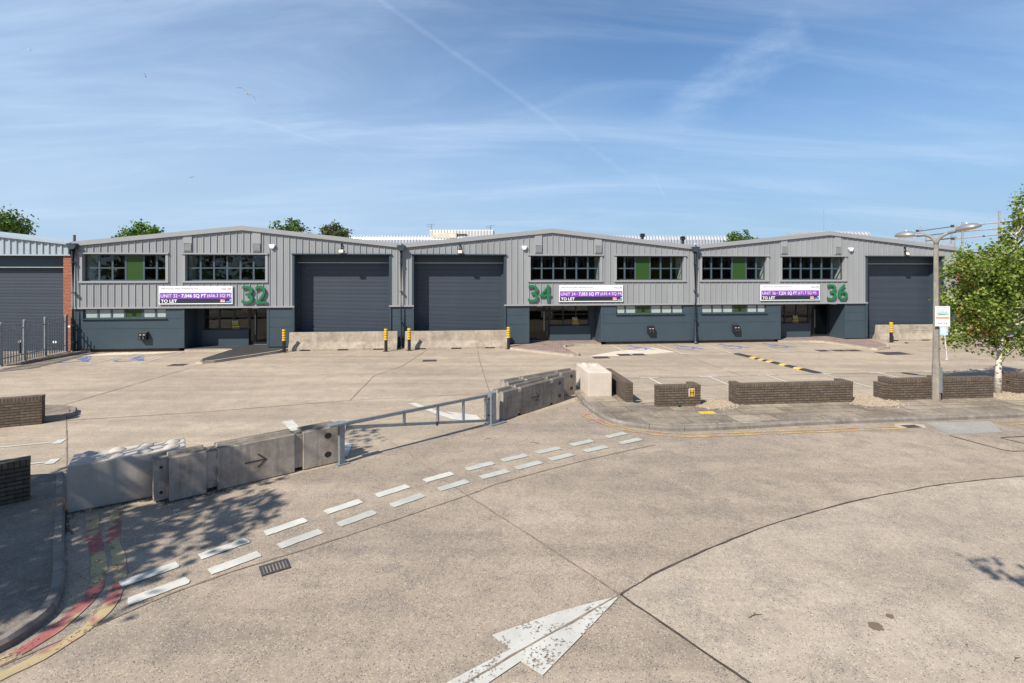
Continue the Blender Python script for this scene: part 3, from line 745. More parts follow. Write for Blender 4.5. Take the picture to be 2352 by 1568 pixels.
# pavement along the palisade fence
fp = MB().poly([(-21.98, 22.7, 0.1), (-21.86, 26.2, 0.1), (-26.2, 25.75, 0.1), (-27, 22.2, 0.1), (-24, 22.2, 0.1)]).build('pavement', 'slabs'); fp['kind'] = 'structure'
k1 = MB(); kerb_run(k1, [(-24.5, 21.9), (-22.2, 22.45), (-21.86, 22.75), (-21.75, 26.24)], 1, 0.12); k1.build('kerb', 'kerb', fp)
# entrance pavements
def island(name, pts, mat, kpts, kmat, zt=0.115):
    o = MB().poly([(x, y, zt - 0.006) for x, y in pts]).build(name, mat); o['kind'] = 'structure'
    for kp in kpts:
        k = MB(); kerb_run(k, kp, 1, zt, 0.13, 0.9); k.build('kerb', kmat, o)
e = [E(-17.15, -0.18)[:2], E(-15.4, -0.2)[:2], (-14.75, 26.7), (-14.6, 26.45), (-14.36, 23.6), (-14.3, 23.15), (-13.94, 22.98), (-13.5, 23.3), (-11.93, 26.05), (-11.72, 27.0), E(-11.6, 1.3)[:2], E(-17.15, 1.3)[:2]]
island('entrance_pavement', e, 'asphalt', [[e[0], e[1], e[2], e[3]], [e[4], e[5], e[6], e[7], e[8], e[9]]], 'kerbpale')
e = [(-0.12, 27.35), (1.0, 26.45), (2.23, 25.5), (3.0, 25.05), (3.38, 25.2), (3.3, 25.6), (2.88, 27.7), (3.0, 28.25), (3.5, 28.6), E(5.05, -0.18)[:2], E(5.05, 1.3)[:2], E(0.0, 1.3)[:2], E(-0.1, 0.0)[:2]]
island('entrance_pavement', e, 'paver', [e[0:6], e[5:10]], 'kerbpale')
e = [E(15.75, -0.2)[:2], (17.5, 30.22), (18.2, 29.95), (18.55, 29.2), (19.05, 27.35), (19.3, 27.05), (20.3, 27.5), (20.85, 28.3), (21.35, 29.6), (21.5, 30.75), E(21.6, 0.05)[:2], E(20.1, 1.3)[:2], E(15.8, 1.3)[:2]]
island('entrance_pavement', e, 'paver', [e[0:6], e[5:10]], 'kerbpale')

# gravel beds between the walls: loose stones nobody could count
def gravel(pts, z, n, seed, size=(0.02, 0.045)):
    rnd = random.Random(seed); mb = MB()
    xs = [p[0] - .25 for p in pts] + [p[0] + .25 for p in pts]; ys = [p[1] - .2 for p in pts] + [p[1] + .2 for p in pts]
    def inside(x, y):
        c = False; j = len(pts) - 1
        for i in range(len(pts)):
            if (pts[i][1] > y) != (pts[j][1] > y) and x < (pts[j][0] - pts[i][0]) * (y - pts[i][1]) / (pts[j][1] - pts[i][1]) + pts[i][0]: c = not c
            j = i
        return c
    k = 0
    while k < n:
        x, y = rnd.uniform(min(xs), max(xs)), rnd.uniform(min(ys), max(ys))
        if not inside(x, y) and not (k % 4 == 0 and inside(x + rnd.gauss(0, .22), y + rnd.gauss(0, .16))): continue
        r = rnd.uniform(*size); a = rnd.uniform(0, 3); h = r * rnd.uniform(0.25, 0.55)
        c, s_ = math.cos(a), math.sin(a)
        q = [(x + r * c, y + r * s_), (x - r * 0.8 * s_, y + r * 0.8 * c), (x - r * c, y - r * s_), (x + r * 0.8 * s_, y - r * 0.8 * c)]
        mb.add([(u, v, z - 0.005) for u, v in q] + [(x + (u - x) * 0.5, y + (v - y) * 0.5, z + h) for u, v in q],
               [(0, 1, 5, 4), (1, 2, 6, 5), (2, 3, 7, 6), (3, 0, 4, 7), (4, 5, 6, 7)]); k += 1
    o = mb.build('gravel', 'gravel', normals=False); tag(o, 'loose beige gravel in the gaps between the low brick walls', 'gravel', kind='stuff')
gravel([(5.75, 15.85), (6.7, 16.15), (6.75, 15.5), (6.35, 15.25), (5.85, 15.0), (5.62, 15.35)], 0.103, 1500, 1)
gravel([(10.7, 16.5), (11.7, 16.65), (11.7, 16.0), (11.95, 15.7), (11.4, 15.35), (10.6, 15.4), (10.5, 15.75)], 0.103, 1700, 2)
gravel([(15.5, 17.5), (16.5, 17.6), (16.55, 17.0), (18.4, 17.0), (18.4, 16.4), (16.3, 16.05), (15.45, 16.2)], 0.103, 1700, 3, (0.03, 0.06))

# ------------------------------------------------------------------ the three units
def gable(W, t, top=0.0, eave=5.66, ridge=6.55):
    return eave + (ridge - eave) * (1 - abs(t - W / 2) / (W / 2)) + top

def cladding(W, holes, zbot, tf, fascia=0.2, t0=0.0, t1=None):
    """profiled sheet: tall ribs every 333 mm with two small flutes between, cut round the openings"""
    t1 = t1 or W
    per = [(0.0, 0), (0.095, 0), (0.100, -.005), (0.118, -.005), (0.123, 0), (0.185, 0), (0.190, -.005), (0.208, -.005), (0.213, 0), (0.288, 0), (0.298, -.036), (0.327, -.036)]
    P = 0.3333; pts = {}
    k = 0
    while k * P <= W + P:
        for t, d in per: pts[round(k * P + t, 4)] = d
        k += 1
    ks = sorted(pts)
    def dep(t):
        for a, b in zip(ks, ks[1:]):
            if a <= t <= b: return pts[a] + (pts[b] - pts[a]) * (t - a) / max(b - a, 1e-6)
        return 0
    br = set(k for k in ks if t0 <= k <= t1) | {t0, t1, W / 2}
    for h in holes: br |= {h[0], h[1]}
    br = sorted(b for b in br if t0 <= b <= t1)
    mb = MB(tf)
    for a, b in zip(br, br[1:]):
        if b - a < 1e-5: continue
        m = (a + b) / 2
        za = [(zbot, None)]
        segs = [(zbot, 99)]
        for h in holes:
            if h[0] < m < h[1]:
                ns = []
                for lo, hi in segs:
                    if h[3] <= lo or h[2] >= hi: ns.append((lo, hi)); continue
                    if h[2] > lo: ns.append((lo, h[2]))
                    if h[3] < hi: ns.append((h[3], hi))
                segs = ns
        da, db = dep(a), dep(b)
        for lo, hi in segs:
            ha, hb = (gable(W, a, -fascia + 0.03), gable(W, b, -fascia + 0.03)) if hi == 99 else (hi, hi)
            mb.poly([(a, da, lo), (b, db, lo), (b, db, hb), (a, da, ha)])
    return mb

def window_frame(tf, xs, z0, z1, transom, y=0.17, bw=0.06, dp=0.06):
    mb = MB(tf)
    mb.box(xs[0], xs[-1], y, y + dp, z0, z0 + bw).box(xs[0], xs[-1], y, y + dp, z1 - bw, z1)
    for i, x in enumerate(xs):
        a, b = (x, x + bw) if i == 0 else (x - bw, x) if i == len(xs) - 1 else (x - 0.045, x + 0.045)
        mb.box(a, b, y + 0.001, y + dp + 0.012, z0 + bw, z1 - bw)
    if transom:
        for a, b, g in zip(xs, xs[1:], range(20)):
            if abs(b - a) > 0.75: continue
            mb.box(a + 0.05, b - 0.05, y - 0.004, y + dp, transom - 0.035, transom + 0.03)
    return mb

def room(tf, x0, x1, y0, y1, z0, z1):
    w = MB(tf).box(x0 - 0.06, x0, y0, y1, z0, z1).box(x1, x1 + 0.06, y0, y1, z0, z1)
    d = MB(tf).box(x0 - 0.06, x1 + 0.06, y1, y1 + 0.06, z0, z1).box(x0 - 0.06, x1 + 0.06, y0, y1, z0 - 0.08, z0)
    c = MB(tf).box(x0 - 0.06, x1 + 0.06, y0, y1, z1, z1 + 0.08)
    l = MB(tf)
    for k in range(3):
        cx = x0 + (x1 - x0) * (k + 0.5) / 3
        for yy in (y0 + 0.9, y0 + 2.6): l.box(cx - 0.45, cx + 0.45, yy - 0.22, yy + 0.22, z1 - 0.03, z1 - 0.004)
    return w, d, c, l

def unit(number, sL, W, mirror, dx, label, meter_s, digits_s, left_end, right_end, pipe_x, dpipe):
    root = thing('warehouse_unit', label, 'warehouse', E(sL), TH, 'grey gabled warehouse units in one row')
    tf = (lambda p: (W - p[0], p[1], p[2])) if mirror else (lambda p: (p[0], p[1], p[2]))
    def T(x): return x + dx
    w1 = (T(0.60), T(4.60)); w2 = (T(5.56), T(9.56)); rc = (T(5.50), T(9.62)); rl = (T(11.05), T(16.0))
    zw0, zw1 = 3.67, 5.06
    cl = cladding(W, [(w1[0], w1[1], zw0, zw1), (w2[0], w2[1], zw0, zw1), (rl[0], rl[1], 0, 5.06)], 2.30, tf).build('cladding', 'clad', root, normals=False)
    # flashing that closes the foot of the sheet
    for a, b in ((0.0, rl[0] - 0.0), (rl[1], W)):
        MB(tf).box(a, b, -0.075, 0.02, 2.245, 2.325).build('drip_flashing', 'trim', root)
    MB(tf).box(-0.02, 0.14, -0.05, 0.03, 2.33, gable(W, 0.0, -0.2)).build('corner_flashing', 'trim', root)
    MB(tf).box(W - 0.14, W + 0.0, -0.05, 0.03, 2.33, gable(W, W, -0.2)).build('corner_flashing', 'trim', root)
    # roof: two slopes and the verge trim along the front
    rf = MB(tf)
    for a, b in ((-0.0, W / 2), (W / 2, W)):
        za, zb = gable(W, a), gable(W, b)
        rf.add([(a, -0.02, za), (b, -0.02, zb), (b, 30, zb), (a, 30, za), (a, -0.02, za - 0.08), (b, -0.02, zb - 0.08), (b, 30, zb - 0.08), (a, 30, za - 0.08)],
               [(0, 1, 2, 3), (7, 6, 5, 4), (0, 4, 5, 1), (2, 6, 7, 3), (0, 3, 7, 4), (1, 5, 6, 2)])
    rf = rf.build('roof', 'trim', root)
    vt = MB(tf); g0, g1, g2 = gable(W, 0), gable(W, W / 2), gable(W, W)
    vt.yprism([(0, g0 - 0.21), (W / 2, g1 - 0.21), (W, g2 - 0.21), (W, g2 + 0.025), (W / 2, g1 + 0.025), (0, g0 + 0.025)], -0.115, -0.03)
    vt.build('verge_trim', 'trim', rf)
    for x, on in ((0.0, left_end), (W - 0.25, right_end)):
        if on:
            mb = MB() if not mirror else MB(tf)
            MB().box(x, x + 0.25, 0.16, 30, 0, g0 - 0.1).build('side_wall', 'clad', root)
    MB().box(0.25, W - 0.25, 29.7, 29.95, 0, g0 - 0.1).build('rear_wall', 'clad', root)
    # upper windows
    xs1 = [w1[0] + v for v in (0, 0.676, 1.312, 1.953, 2.824, 3.46, 4.0)]
    xs2 = [w2[0] + 4.0 * k / 6 for k in range(7)]
    for xs, gp in ((xs1, 3), (xs2, None)):
        wf = window_frame(tf, xs, zw0, zw1, 4.35).build('window', 'frame', root)
        pn = MB(tf)
        for i, (a, b) in enumerate(zip(xs, xs[1:])):
            if i == gp: continue
            pn.box(a + 0.04, b - 0.04, 0.195, 0.201, zw0 + 0.05, zw1 - 0.05)
        pn.build('pane', 'glass', wf)
        if gp is not None:
            MB(tf).box(xs[gp] + 0.046, xs[gp + 1] - 0.046, 0.185, 0.20, zw0 + 0.06, zw1 - 0.06).build('green_panel', 'green', wf)
        a, b = xs[0], xs[-1]
        sr = MB(tf)
        sr.box(a - 0.16, b + 0.16, -0.10, 0.0, zw1 + 0.0, zw1 + 0.075)
        sr.box(a - 0.15, b + 0.15, -0.075, 0.0, zw0 - 0.095, zw0)
        sr.box(a - 0.13, a, -0.05, 0.17, zw0, zw1).box(b, b + 0.13, -0.05, 0.17, zw0, zw1)
        sr.box(a, b, 0.002, 0.17, zw1, zw1 + 0.03).box(a, b, 0.002, 0.17, zw0 - 0.03, zw0)
        sr.build('surround', 'trim', wf)
        for q0, q1 in ((a - 0.04, a + 0.03), (b - 0.03, b + 0.04)): MB(tf).box(q0, q1, 0.245, 1.05, zw0 - 0.1, zw1 + 0.1).build('interior_lining', 'inwall', wf)
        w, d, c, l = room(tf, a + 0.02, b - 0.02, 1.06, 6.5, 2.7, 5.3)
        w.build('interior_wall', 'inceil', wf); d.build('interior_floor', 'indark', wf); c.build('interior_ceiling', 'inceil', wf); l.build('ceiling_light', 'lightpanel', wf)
    # slate panels of the ground floor
    lw = (w1[0], w1[1], 1.72, 2.20)
    for a, b in ((0.0, rc[0]), (rc[1], rl[0]), (rl[1], W)):
        bp = MB(tf)
        for z0, z1 in ((0.19, 1.195), (1.205, 1.708), (1.718, 2.25)):
            if a == 0.0 and z0 > 1.7:
                bp.box(a, lw[0], 0.02, 0.10, z0, z1).box(lw[1], b, 0.02, 0.10, z0, z1); continue
            bp.box(a + 0.004, b - 0.004, 0.02, 0.10, z0, z1)
        bp.box(a + 0.006, b - 0.006, 0.10, 0.16, 0.18, 1.71)
        bp.box(a + 0.002, a + 0.13, 0.006, 0.019, 0.20, 2.245).box(b - 0.13, b - 0.002, 0.006, 0.019, 0.20, 2.245)
        bp.box(a, b, -0.012, 0.018, 0.165, 0.195)
        bp.build('base_panel', 'slate', root)
    # recess of the entrance
    D = 1.35
    MB(tf).box(rc[0] - 0.05, rc[0] - 0.001, 0.10, D, 0.10, 2.30).build('porch_wall', 'slate', root)
    MB(tf).box(rc[1] + 0.001, rc[1] + 0.05, 0.10, D, 0.10, 2.30).build('porch_wall', 'slate', root)
    MB(tf).box(rc[0], rc[0] + 0.36, D - 0.02, D + 0.1, 0.1, 2.3).build('porch_wall', 'slate', root)
    MB(tf).box(rc[0], rc[1], 0.03, D + 0.1, 2.262, 2.30).build('soffit', 'slatetrim', root)
    for a, b in ((0.05, rc[0] - 0.3), (rl[1] + 0.05, W), (rc[1] + 0.05, rl[0])): MB(tf).box(a, b, 0.1, 0.2, -0.02, 0.165).build('plinth', 'brick', root)
    # strip window under the cladding
    wf = window_frame(tf, xs1, 1.725, 2.245, None, 0.09).build('strip_window', 'frame', root)
    pn = MB(tf)
    for i, (a, b) in enumerate(zip(xs1, xs1[1:])):
        if i != 3: pn.box(a + 0.04, b - 0.04, 0.115, 0.125, 1.78, 2.2)
    pn.build('pane', 'frost', wf)
    MB(tf).box(xs1[3] + 0.046, xs1[4] - 0.046, 0.11, 0.125, 1.78, 2.2).build('green_panel', 'green', wf)
    vg = MB(tf); cx = (xs1[3] + xs1[4]) / 2
    for k in range(6): vg.box(cx - 0.09, cx + 0.09, 0.094, 0.112, 1.86 + k * 0.034, 1.876 + k * 0.034)
    vg.build('air_brick', 'frameblack', wf)
    MB(tf).box(lw[0] - 0.05, lw[1] + 0.05, -0.06, 0.10, 1.69, 1.722).build('sill', 'slatetrim', wf)
    # entrance screen: window over a riser, side light and door
    ex = [rc[0] + 0.38, rc[0] + 1.15, rc[0] + 1.93, rc[0] + 2.72]
    es = MB(tf); z0, z1 = 0.98, 2.262
    for x in ex: es.box(x - 0.035, x + 0.035, D - 0.03, D + 0.05, z0, z1)
    es.box(ex[0], ex[-1], D - 0.028, D + 0.05, z0, z0 + 0.06).box(ex[0], ex[-1], D - 0.028, D + 0.05, z1 - 0.07, z1).box(ex[0], ex[-1], D - 0.026, D + 0.05, 1.62, 1.665)
    es = es.build('entrance_screen', 'frameblack', root)
    MB(tf).box(ex[0], ex[-1], D + 0.01, D + 0.016, z0 + 0.05, z1 - 0.05).build('pane', 'glass', es)
    MB(tf).box(rc[0] + 0.30, ex[-1] + 0.03, D - 0.17, D - 0.01, 0.11, 0.93).box(rc[0] + 0.28, ex[-1] + 0.05, D - 0.20, D - 0.01, 0.935, 0.975).build('riser', 'slate', es)
    d0 = ex[-1] + 0.30
    dr = MB(tf)
    dr.box(ex[-1] + 0.04, ex[-1] + 0.09, D - 0.03, D + 0.05, 0.115, z1).box(d0 - 0.05, d0, D - 0.03, D + 0.05, 0.115, z1)
    dr.box(rc[1] - 0.07, rc[1] - 0.002, D - 0.03, D + 0.05, 0.115, z1).box(d0, rc[1] - 0.07, D - 0.03, D + 0.05, 2.19, z1)
    dr.box(ex[-1] + 0.09, d0 - 0.05, D - 0.03, D + 0.05, 0.115, 0.17)
    dr.box(d0 + 0.004, d0 + 0.09, D - 0.045, D + 0.03, 0.135, 2.185).box(rc[1] - 0.16, rc[1] - 0.075, D - 0.045, D + 0.03, 0.135, 2.185)
    dr.box(d0 + 0.09, rc[1] - 0.16, D - 0.045, D + 0.03, 0.135, 0.24).box(d0 + 0.09, rc[1] - 0.16, D - 0.045, D + 0.03, 2.09, 2.185)
    dr = dr.build('entrance_door', 'frameblack', root)
    MB(tf).box(d0 + 0.07, rc[1] - 0.14, D, D + 0.006, 0.2, 2.12).build('pane', 'glassdark', dr)
    MB(tf).box(ex[-1] + 0.08, d0 - 0.04, D, D + 0.006, 0.16, 2.2).build('pane', 'glassdark', dr)
    hx = d0 + 0.06
    hd = MB(tf).tube([(hx, D - 0.115, 0.68), (hx, D - 0.115, 1.82)], 0.017, 8)
    hd.tube([(hx, D - 0.115, 0.78), (hx, D - 0.04, 0.78)], 0.012, 6).tube([(hx, D - 0.115, 1.72), (hx, D - 0.04, 1.72)], 0.012, 6)
    hd.build('handle', 'steel', dr)
    MB(tf).box(d0 - 0.02, rc[1] - 0.06, D - 0.07, D + 0.05, 0.108, 0.132).build('threshold', 'steel', dr)
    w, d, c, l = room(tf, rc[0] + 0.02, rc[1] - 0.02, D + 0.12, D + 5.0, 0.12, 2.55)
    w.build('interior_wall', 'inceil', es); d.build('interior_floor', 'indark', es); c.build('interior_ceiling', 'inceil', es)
    # roller shutter
    SD = 0.75
    sh = MB(tf); zz = 0.02; k = 0
    pr = []
    while zz < 4.62:
        pr += [(SD - 0.016, zz), (SD - 0.022, zz + 0.03), (SD - 0.016, zz + 0.06), (SD, zz + 0.066)]; zz += 0.075
    a, b = rl[0] + 0.06, rl[1] - 0.06
    vs = [(a, y, z) for y, z in pr] + [(b, y, z) for y, z in pr]; n = len(pr)
    sh.add(vs, [(i, n + i, n + i + 1, i + 1) for i in range(n - 1)])
    sh = sh.build('roller_shutter', 'shutter', root)
    MB(tf).box(rl[0], rl[1], SD - 0.13, SD + 0.05, 4.665, 5.10).build('shutter_box', 'slatetrim', sh)
    MB(tf).box(rl[0] + 0.005, rl[1] - 0.005, SD - 0.15, SD - 0.13, 4.635, 4.66).build('seal_strip', 'whitemetal', sh)
    MB(tf).box(rl[0], rl[0] + 0.1, SD - 0.10, SD + 0.03, 0, 4.66).build('guide_rail', 'slatetrim', sh)
    MB(tf).box(rl[1] - 0.1, rl[1], SD - 0.10, SD + 0.03, 0, 4.66).build('guide_rail', 'slatetrim', sh)
    so = MB(tf).box(rl[0] - 0.11, rl[0], -0.045, 0.02, 0.2, 5.06).box(rl[1], rl[1] + 0.11, -0.045, 0.02, 0.2, 5.06)
    so.box(rl[0] - 0.02, rl[0], 0.02, SD + 0.05, 0.0, 5.06).box(rl[1], rl[1] + 0.02, 0.02, SD + 0.05, 0, 5.06).box(rl[0], rl[1], -0.02, SD, 5.06, 5.09)
    so.box(rl[0] - 0.15, rl[1] + 0.15, -0.11, 0.0, 5.075, 5.125)
    so.build('shutter_surround', 'slatetrim', sh)
    # louvred vents hanging under the verge
    for cx in (T(5.68), T(9.12)):
        zt = gable(W, cx, -0.19)
        v = MB(tf).box(cx - 0.21, cx + 0.21, -0.055, -0.002, 5.17, zt)
        v = v.build('vent', 'trim', root)
        lv = MB(tf)
        lv.box(cx - 0.165, cx + 0.165, -0.058, -0.056, 5.27, 5.63)
        for k in range(6):
            z = 5.29 + k * 0.056
            lv.xprism([(-0.057, z + 0.045), (-0.057, z + 0.03), (-0.088, z), (-0.088, z + 0.012)], cx - 0.155, cx + 0.155)
        lv.box(cx - 0.18, cx - 0.155, -0.092, -0.055, 5.25, 5.64).box(cx + 0.155, cx + 0.18, -0.092, -0.055, 5.25, 5.64).box(cx - 0.18, cx + 0.18, -0.095, -0.055, 5.235, 5.26).box(cx - 0.18, cx + 0.18, -0.095, -0.055, 5.632, 5.65)
        lv.build('louvre', 'trim', v)
        dk = MB(tf)
        for k in range(6): dk.box(cx - 0.154, cx + 0.154, -0.0585, -0.058, 5.275 + k * 0.056, 5.292 + k * 0.056)
        dk.build('louvre_slot', 'frameblack', v)
    # alarm box
    ax = T(9.92)
    al = MB(tf).yprism([(ax - 0.14, 5.60), (ax - 0.15, 5.57), (ax - 0.14, 5.50), (ax - 0.075, 5.385), (ax - 0.05, 5.375), (ax + 0.05, 5.375), (ax + 0.075, 5.385), (ax + 0.14, 5.50), (ax + 0.15, 5.57), (ax + 0.14, 5.60)], -0.13, -0.036)
    al = al.build('alarm_box', 'whitemetal', root, bevel=0.012)
    MB(tf).yprism([(ax - 0.04, 5.40), (ax - 0.04, 5.378), (ax + 0.04, 5.378), (ax + 0.04, 5.40)], -0.134, -0.131).build('strobe', 'skyblue', al)
    # floodlight with its sensor above the shutter
    fx = T(13.5)
    fl = MB(tf).add([(fx - 0.15, -0.28, 5.15), (fx + 0.15, -0.28, 5.15), (fx + 0.15, -0.22, 5.36), (fx - 0.15, -0.22, 5.36),
                     (fx - 0.13, -0.14, 5.18), (fx + 0.13, -0.14, 5.18), (fx + 0.13, -0.13, 5.34), (fx - 0.13, -0.13, 5.34)],
                    [(0, 1, 2, 3), (7, 6, 5, 4), (0, 4, 5, 1), (1, 5, 6, 2), (2, 6, 7, 3), (3, 7, 4, 0)]).build('floodlight', 'black', root)
    MB(tf).add([(fx - 0.115, -0.284, 5.175), (fx + 0.115, -0.284, 5.175), (fx + 0.115, -0.234, 5.335), (fx - 0.115, -0.234, 5.335)], [(0, 1, 2, 3)]).build('lens', 'lens', fl, normals=False)
    MB(tf).box(fx - 0.03, fx + 0.03, -0.14, 0.0, 5.38, 5.44).box(fx - 0.045, fx + 0.03, -0.10, 0.0, 5.58, 5.66).tube([(fx - 0.02, -0.12, 5.60), (fx + 0.02, -0.07, 5.48), (fx, -0.05, 5.36)], 0.02, 6).build('bracket', 'black', fl)
    # meter box on the slate wall
    mx = meter_s - sL
    mt = MB().add([(mx - 0.19, -0.20, 0.63), (mx + 0.19, -0.20, 0.63), (mx + 0.19, -0.20, 0.99), (mx - 0.19, -0.20, 0.99), (mx - 0.19, 0.018, 0.63), (mx + 0.19, 0.018, 0.63), (mx + 0.19, 0.018, 1.05), (mx - 0.19, 0.018, 1.05)],
                 [(0, 1, 2, 3), (7, 6, 5, 4), (0, 4, 5, 1), (1, 5, 6, 2), (2, 6, 7, 3), (3, 7, 4, 0)]).build('socket_box', 'black', root)
    for q in (-0.085, 0.085):
        s_ = MB().tube([(mx + q, -0.25, 0.77), (mx + q, -0.20, 0.79)], [0.055, 0.065], 12).build('socket', 'black', mt)
        MB().box(mx + q - 0.045, mx + q + 0.045, -0.206, -0.201, 0.885, 0.91).build('label_plate', 'signwhite', s_)
        MB().box(mx + q - 0.02, mx + q + 0.02, -0.262, -0.25, 0.72, 0.755).build('catch', 'steel', s_)
    # unit number
    for ch, (a, b) in zip(number, digits_s):
        vs, fs, w, h = text_geo(ch, 0.0, 0.035, height=0.95, width=b - a, res=6)
        MB().add([(a - sL + v.x, -0.095 - v.z, 2.46 + v.y) for v in vs], fs).build('digit', 'digit', root)
    # downpipe with hopper
    if pipe_x is not None:
        px, r, py = pipe_x, dpipe, -0.17
        zh = 5.55
        dp = MB().tube([(px, py, zh - 0.2), (px, py, 0.16), (px, py - 0.03, 0.07), (px + 0.02, py - 0.12, 0.02)], [r, r, r, r * 1.05], 14).build('downpipe', 'pipe', root, smooth=True)
        MB().yprism([(px - 0.2, zh), (px - 0.2, zh - 0.14), (px - 0.10, zh - 0.26), (px + 0.10, zh - 0.26), (px + 0.2, zh - 0.14), (px + 0.2, zh)], py - 0.16, 0.0).box(px - 0.215, px + 0.215, py - 0.175, 0.0, zh, zh + 0.035).build('hopper', 'pipe', dp)
        for z in (4.6, 3.05, 1.4, 0.55):
            MB().box(px - 0.03, px + 0.03, py, 0.0, z, z + 0.05).tube([(px, py, z), (px, py, z + 0.05)], r + 0.012, 14).build('pipe_clip', 'pipe', dp)
    # soffit lamp over the door
    MB(tf).box(rc[1] - 0.75, rc[1] - 0.45, 0.10, 0.4, 2.20, 2.26).build('soffit_lamp', 'whitemetal', root)
    return root

u32 = unit('32', -22.6, 16.55, False, -0.13, 'grey gabled warehouse unit with large green number 32', -19.18, ((-14.33, -13.76), (-13.66, -13.07)), True, False, 0.13, 0.085)
u34 = unit('34', -6.05, 16.65, True, 0.0, 'grey gabled warehouse unit with large green number 34', 8.0, ((0.89, 1.46), (1.54, 2.21)), False, False, -0.02, 0.075)
u36 = unit('36', 10.6, 16.9, False, -0.1, 'grey gabled warehouse unit with large green number 36', 13.16, ((18.88, 19.47), (19.58, 20.19)), False, True, 0.02, 0.095)

# letting boards on the cladding
def board(s0, s1, parts, label):
    z0, z1 = 2.455, 3.40
    w = s1 - s0; h = z1 - z0
    r = thing('letting_board', label, 'sign', E(s0, 0, z0), TH, 'purple and white letting boards')
    MB().box(0, w, -0.085, -0.045, 0, h).build('board_panel', 'signwhite', r)
    y = -0.086
    MB().box(0.045, w - 0.045, y - 0.002, y, 0.29, 0.60).build('purple_band', 'purple', r)
    MB().box(0.045, w - 0.045, y - 0.002, y, 0.05, 0.29).build('black_band', 'signblack', r)
    t = MB(); wall_text(t, 'WESTWOOD PARK TRADING ESTATE', 0.115, 0.775, y - 0.001, height=0.072, width=1.83, bold=0.006); t.build('estate_name', 'signgrey', r, normals=False)
    t = MB(); wall_text(t, 'PARK ROYAL', 0.115, 0.675, y - 0.001, height=0.055, width=0.58); t.build('estate_line', 'signfaint', r, normals=False)
    t = MB(); wall_text(t, 'VALOR', w - 0.57, 0.735, y - 0.001, height=0.115, width=0.51, bold=0.004); t.build('owner_name', 'signgrey', r, normals=False)
    t = MB().box(w - 0.56, w - 0.08, y - 0.002, y, 0.675, 0.69); t.build('owner_line', 'signfaint', r)
    x = 0.10; t = MB()
    for body, ww, bold in parts:
        wall_text(t, body, x, 0.355 if body[0] != '-' else 0.43, y - 0.004, height=(0.175 if body[0] not in '-(7' else 0.02 if body[0] == '-' else 0.215), width=ww, bold=bold) if body[0] not in '(7' else \
            wall_text(t, body, x, 0.318, y - 0.004, height=0.215, width=ww, bold=bold)
        x += ww + 0.055
    t.build('area_lettering', 'signwhite', r, normals=False)
    t = MB(); wall_text(t, 'TO LET', 0.11, 0.085, y - 0.004, height=0.165, width=0.79, bold=0.028); t.build('to_let_lettering', 'signwhite', r, normals=False)
    a = MB().box(w - 0.62, w - 0.36, y - 0.006, y - 0.002, 0.16, 0.255).build('agent_plate', 'red', r)
    MB().box(w - 0.59, w - 0.39, y - 0.008, y - 0.006, 0.19, 0.215).add([(w - 0.585, y - 0.008, 0.214), (w - 0.52, y - 0.008, 0.214), (w - 0.55, y - 0.008, 0.24)], [(0, 1, 2)]).build('agent_mark', 'signwhite', a)
    MB().box(w - 0.61, w - 0.37, y - 0.006, y - 0.002, 0.10, 0.152).build('agent_strip', 'signfaint', a)
    b = MB().box(w - 0.31, w - 0.05, y - 0.006, y - 0.002, 0.085, 0.155).build('agent_plate', 'skyblue', r)
    MB().box(w - 0.29, w - 0.07, y - 0.008, y - 0.006, 0.11, 0.128).build('agent_mark', 'purple', b)
    MB().box(w - 0.145, w - 0.055, y - 0.006, y - 0.002, 0.19, 0.235).build('agent_mark', 'signwhite', r)
board(-18.44, -14.80, [('UNIT 32', 0.82, 0.0), ('-', 0.08, 0.0), ('7,046 SQ FT', 1.22, 0.022), ('(656.3 SQ M)', 1.20, 0.0)], 'letting board reading UNIT 32, left of the green 32')
board(2.65, 6.36, [('UNIT 34', 0.84, 0.0), ('-', 0.08, 0.0), ('7,053 SQ FT', 1.20, 0.022), ('(655.4 SQ M)', 1.26, 0.0)], 'letting board reading UNIT 34, right of the green 34')
board(14.68, 18.41, [('UNIT 36', 0.84, 0.0), ('-', 0.08, 0.0), ('7,231 SQ FT', 1.15, 0.022), ('(671.7 SQ M)', 1.17, 0.0)], 'letting board reading UNIT 36, left of the green 36')

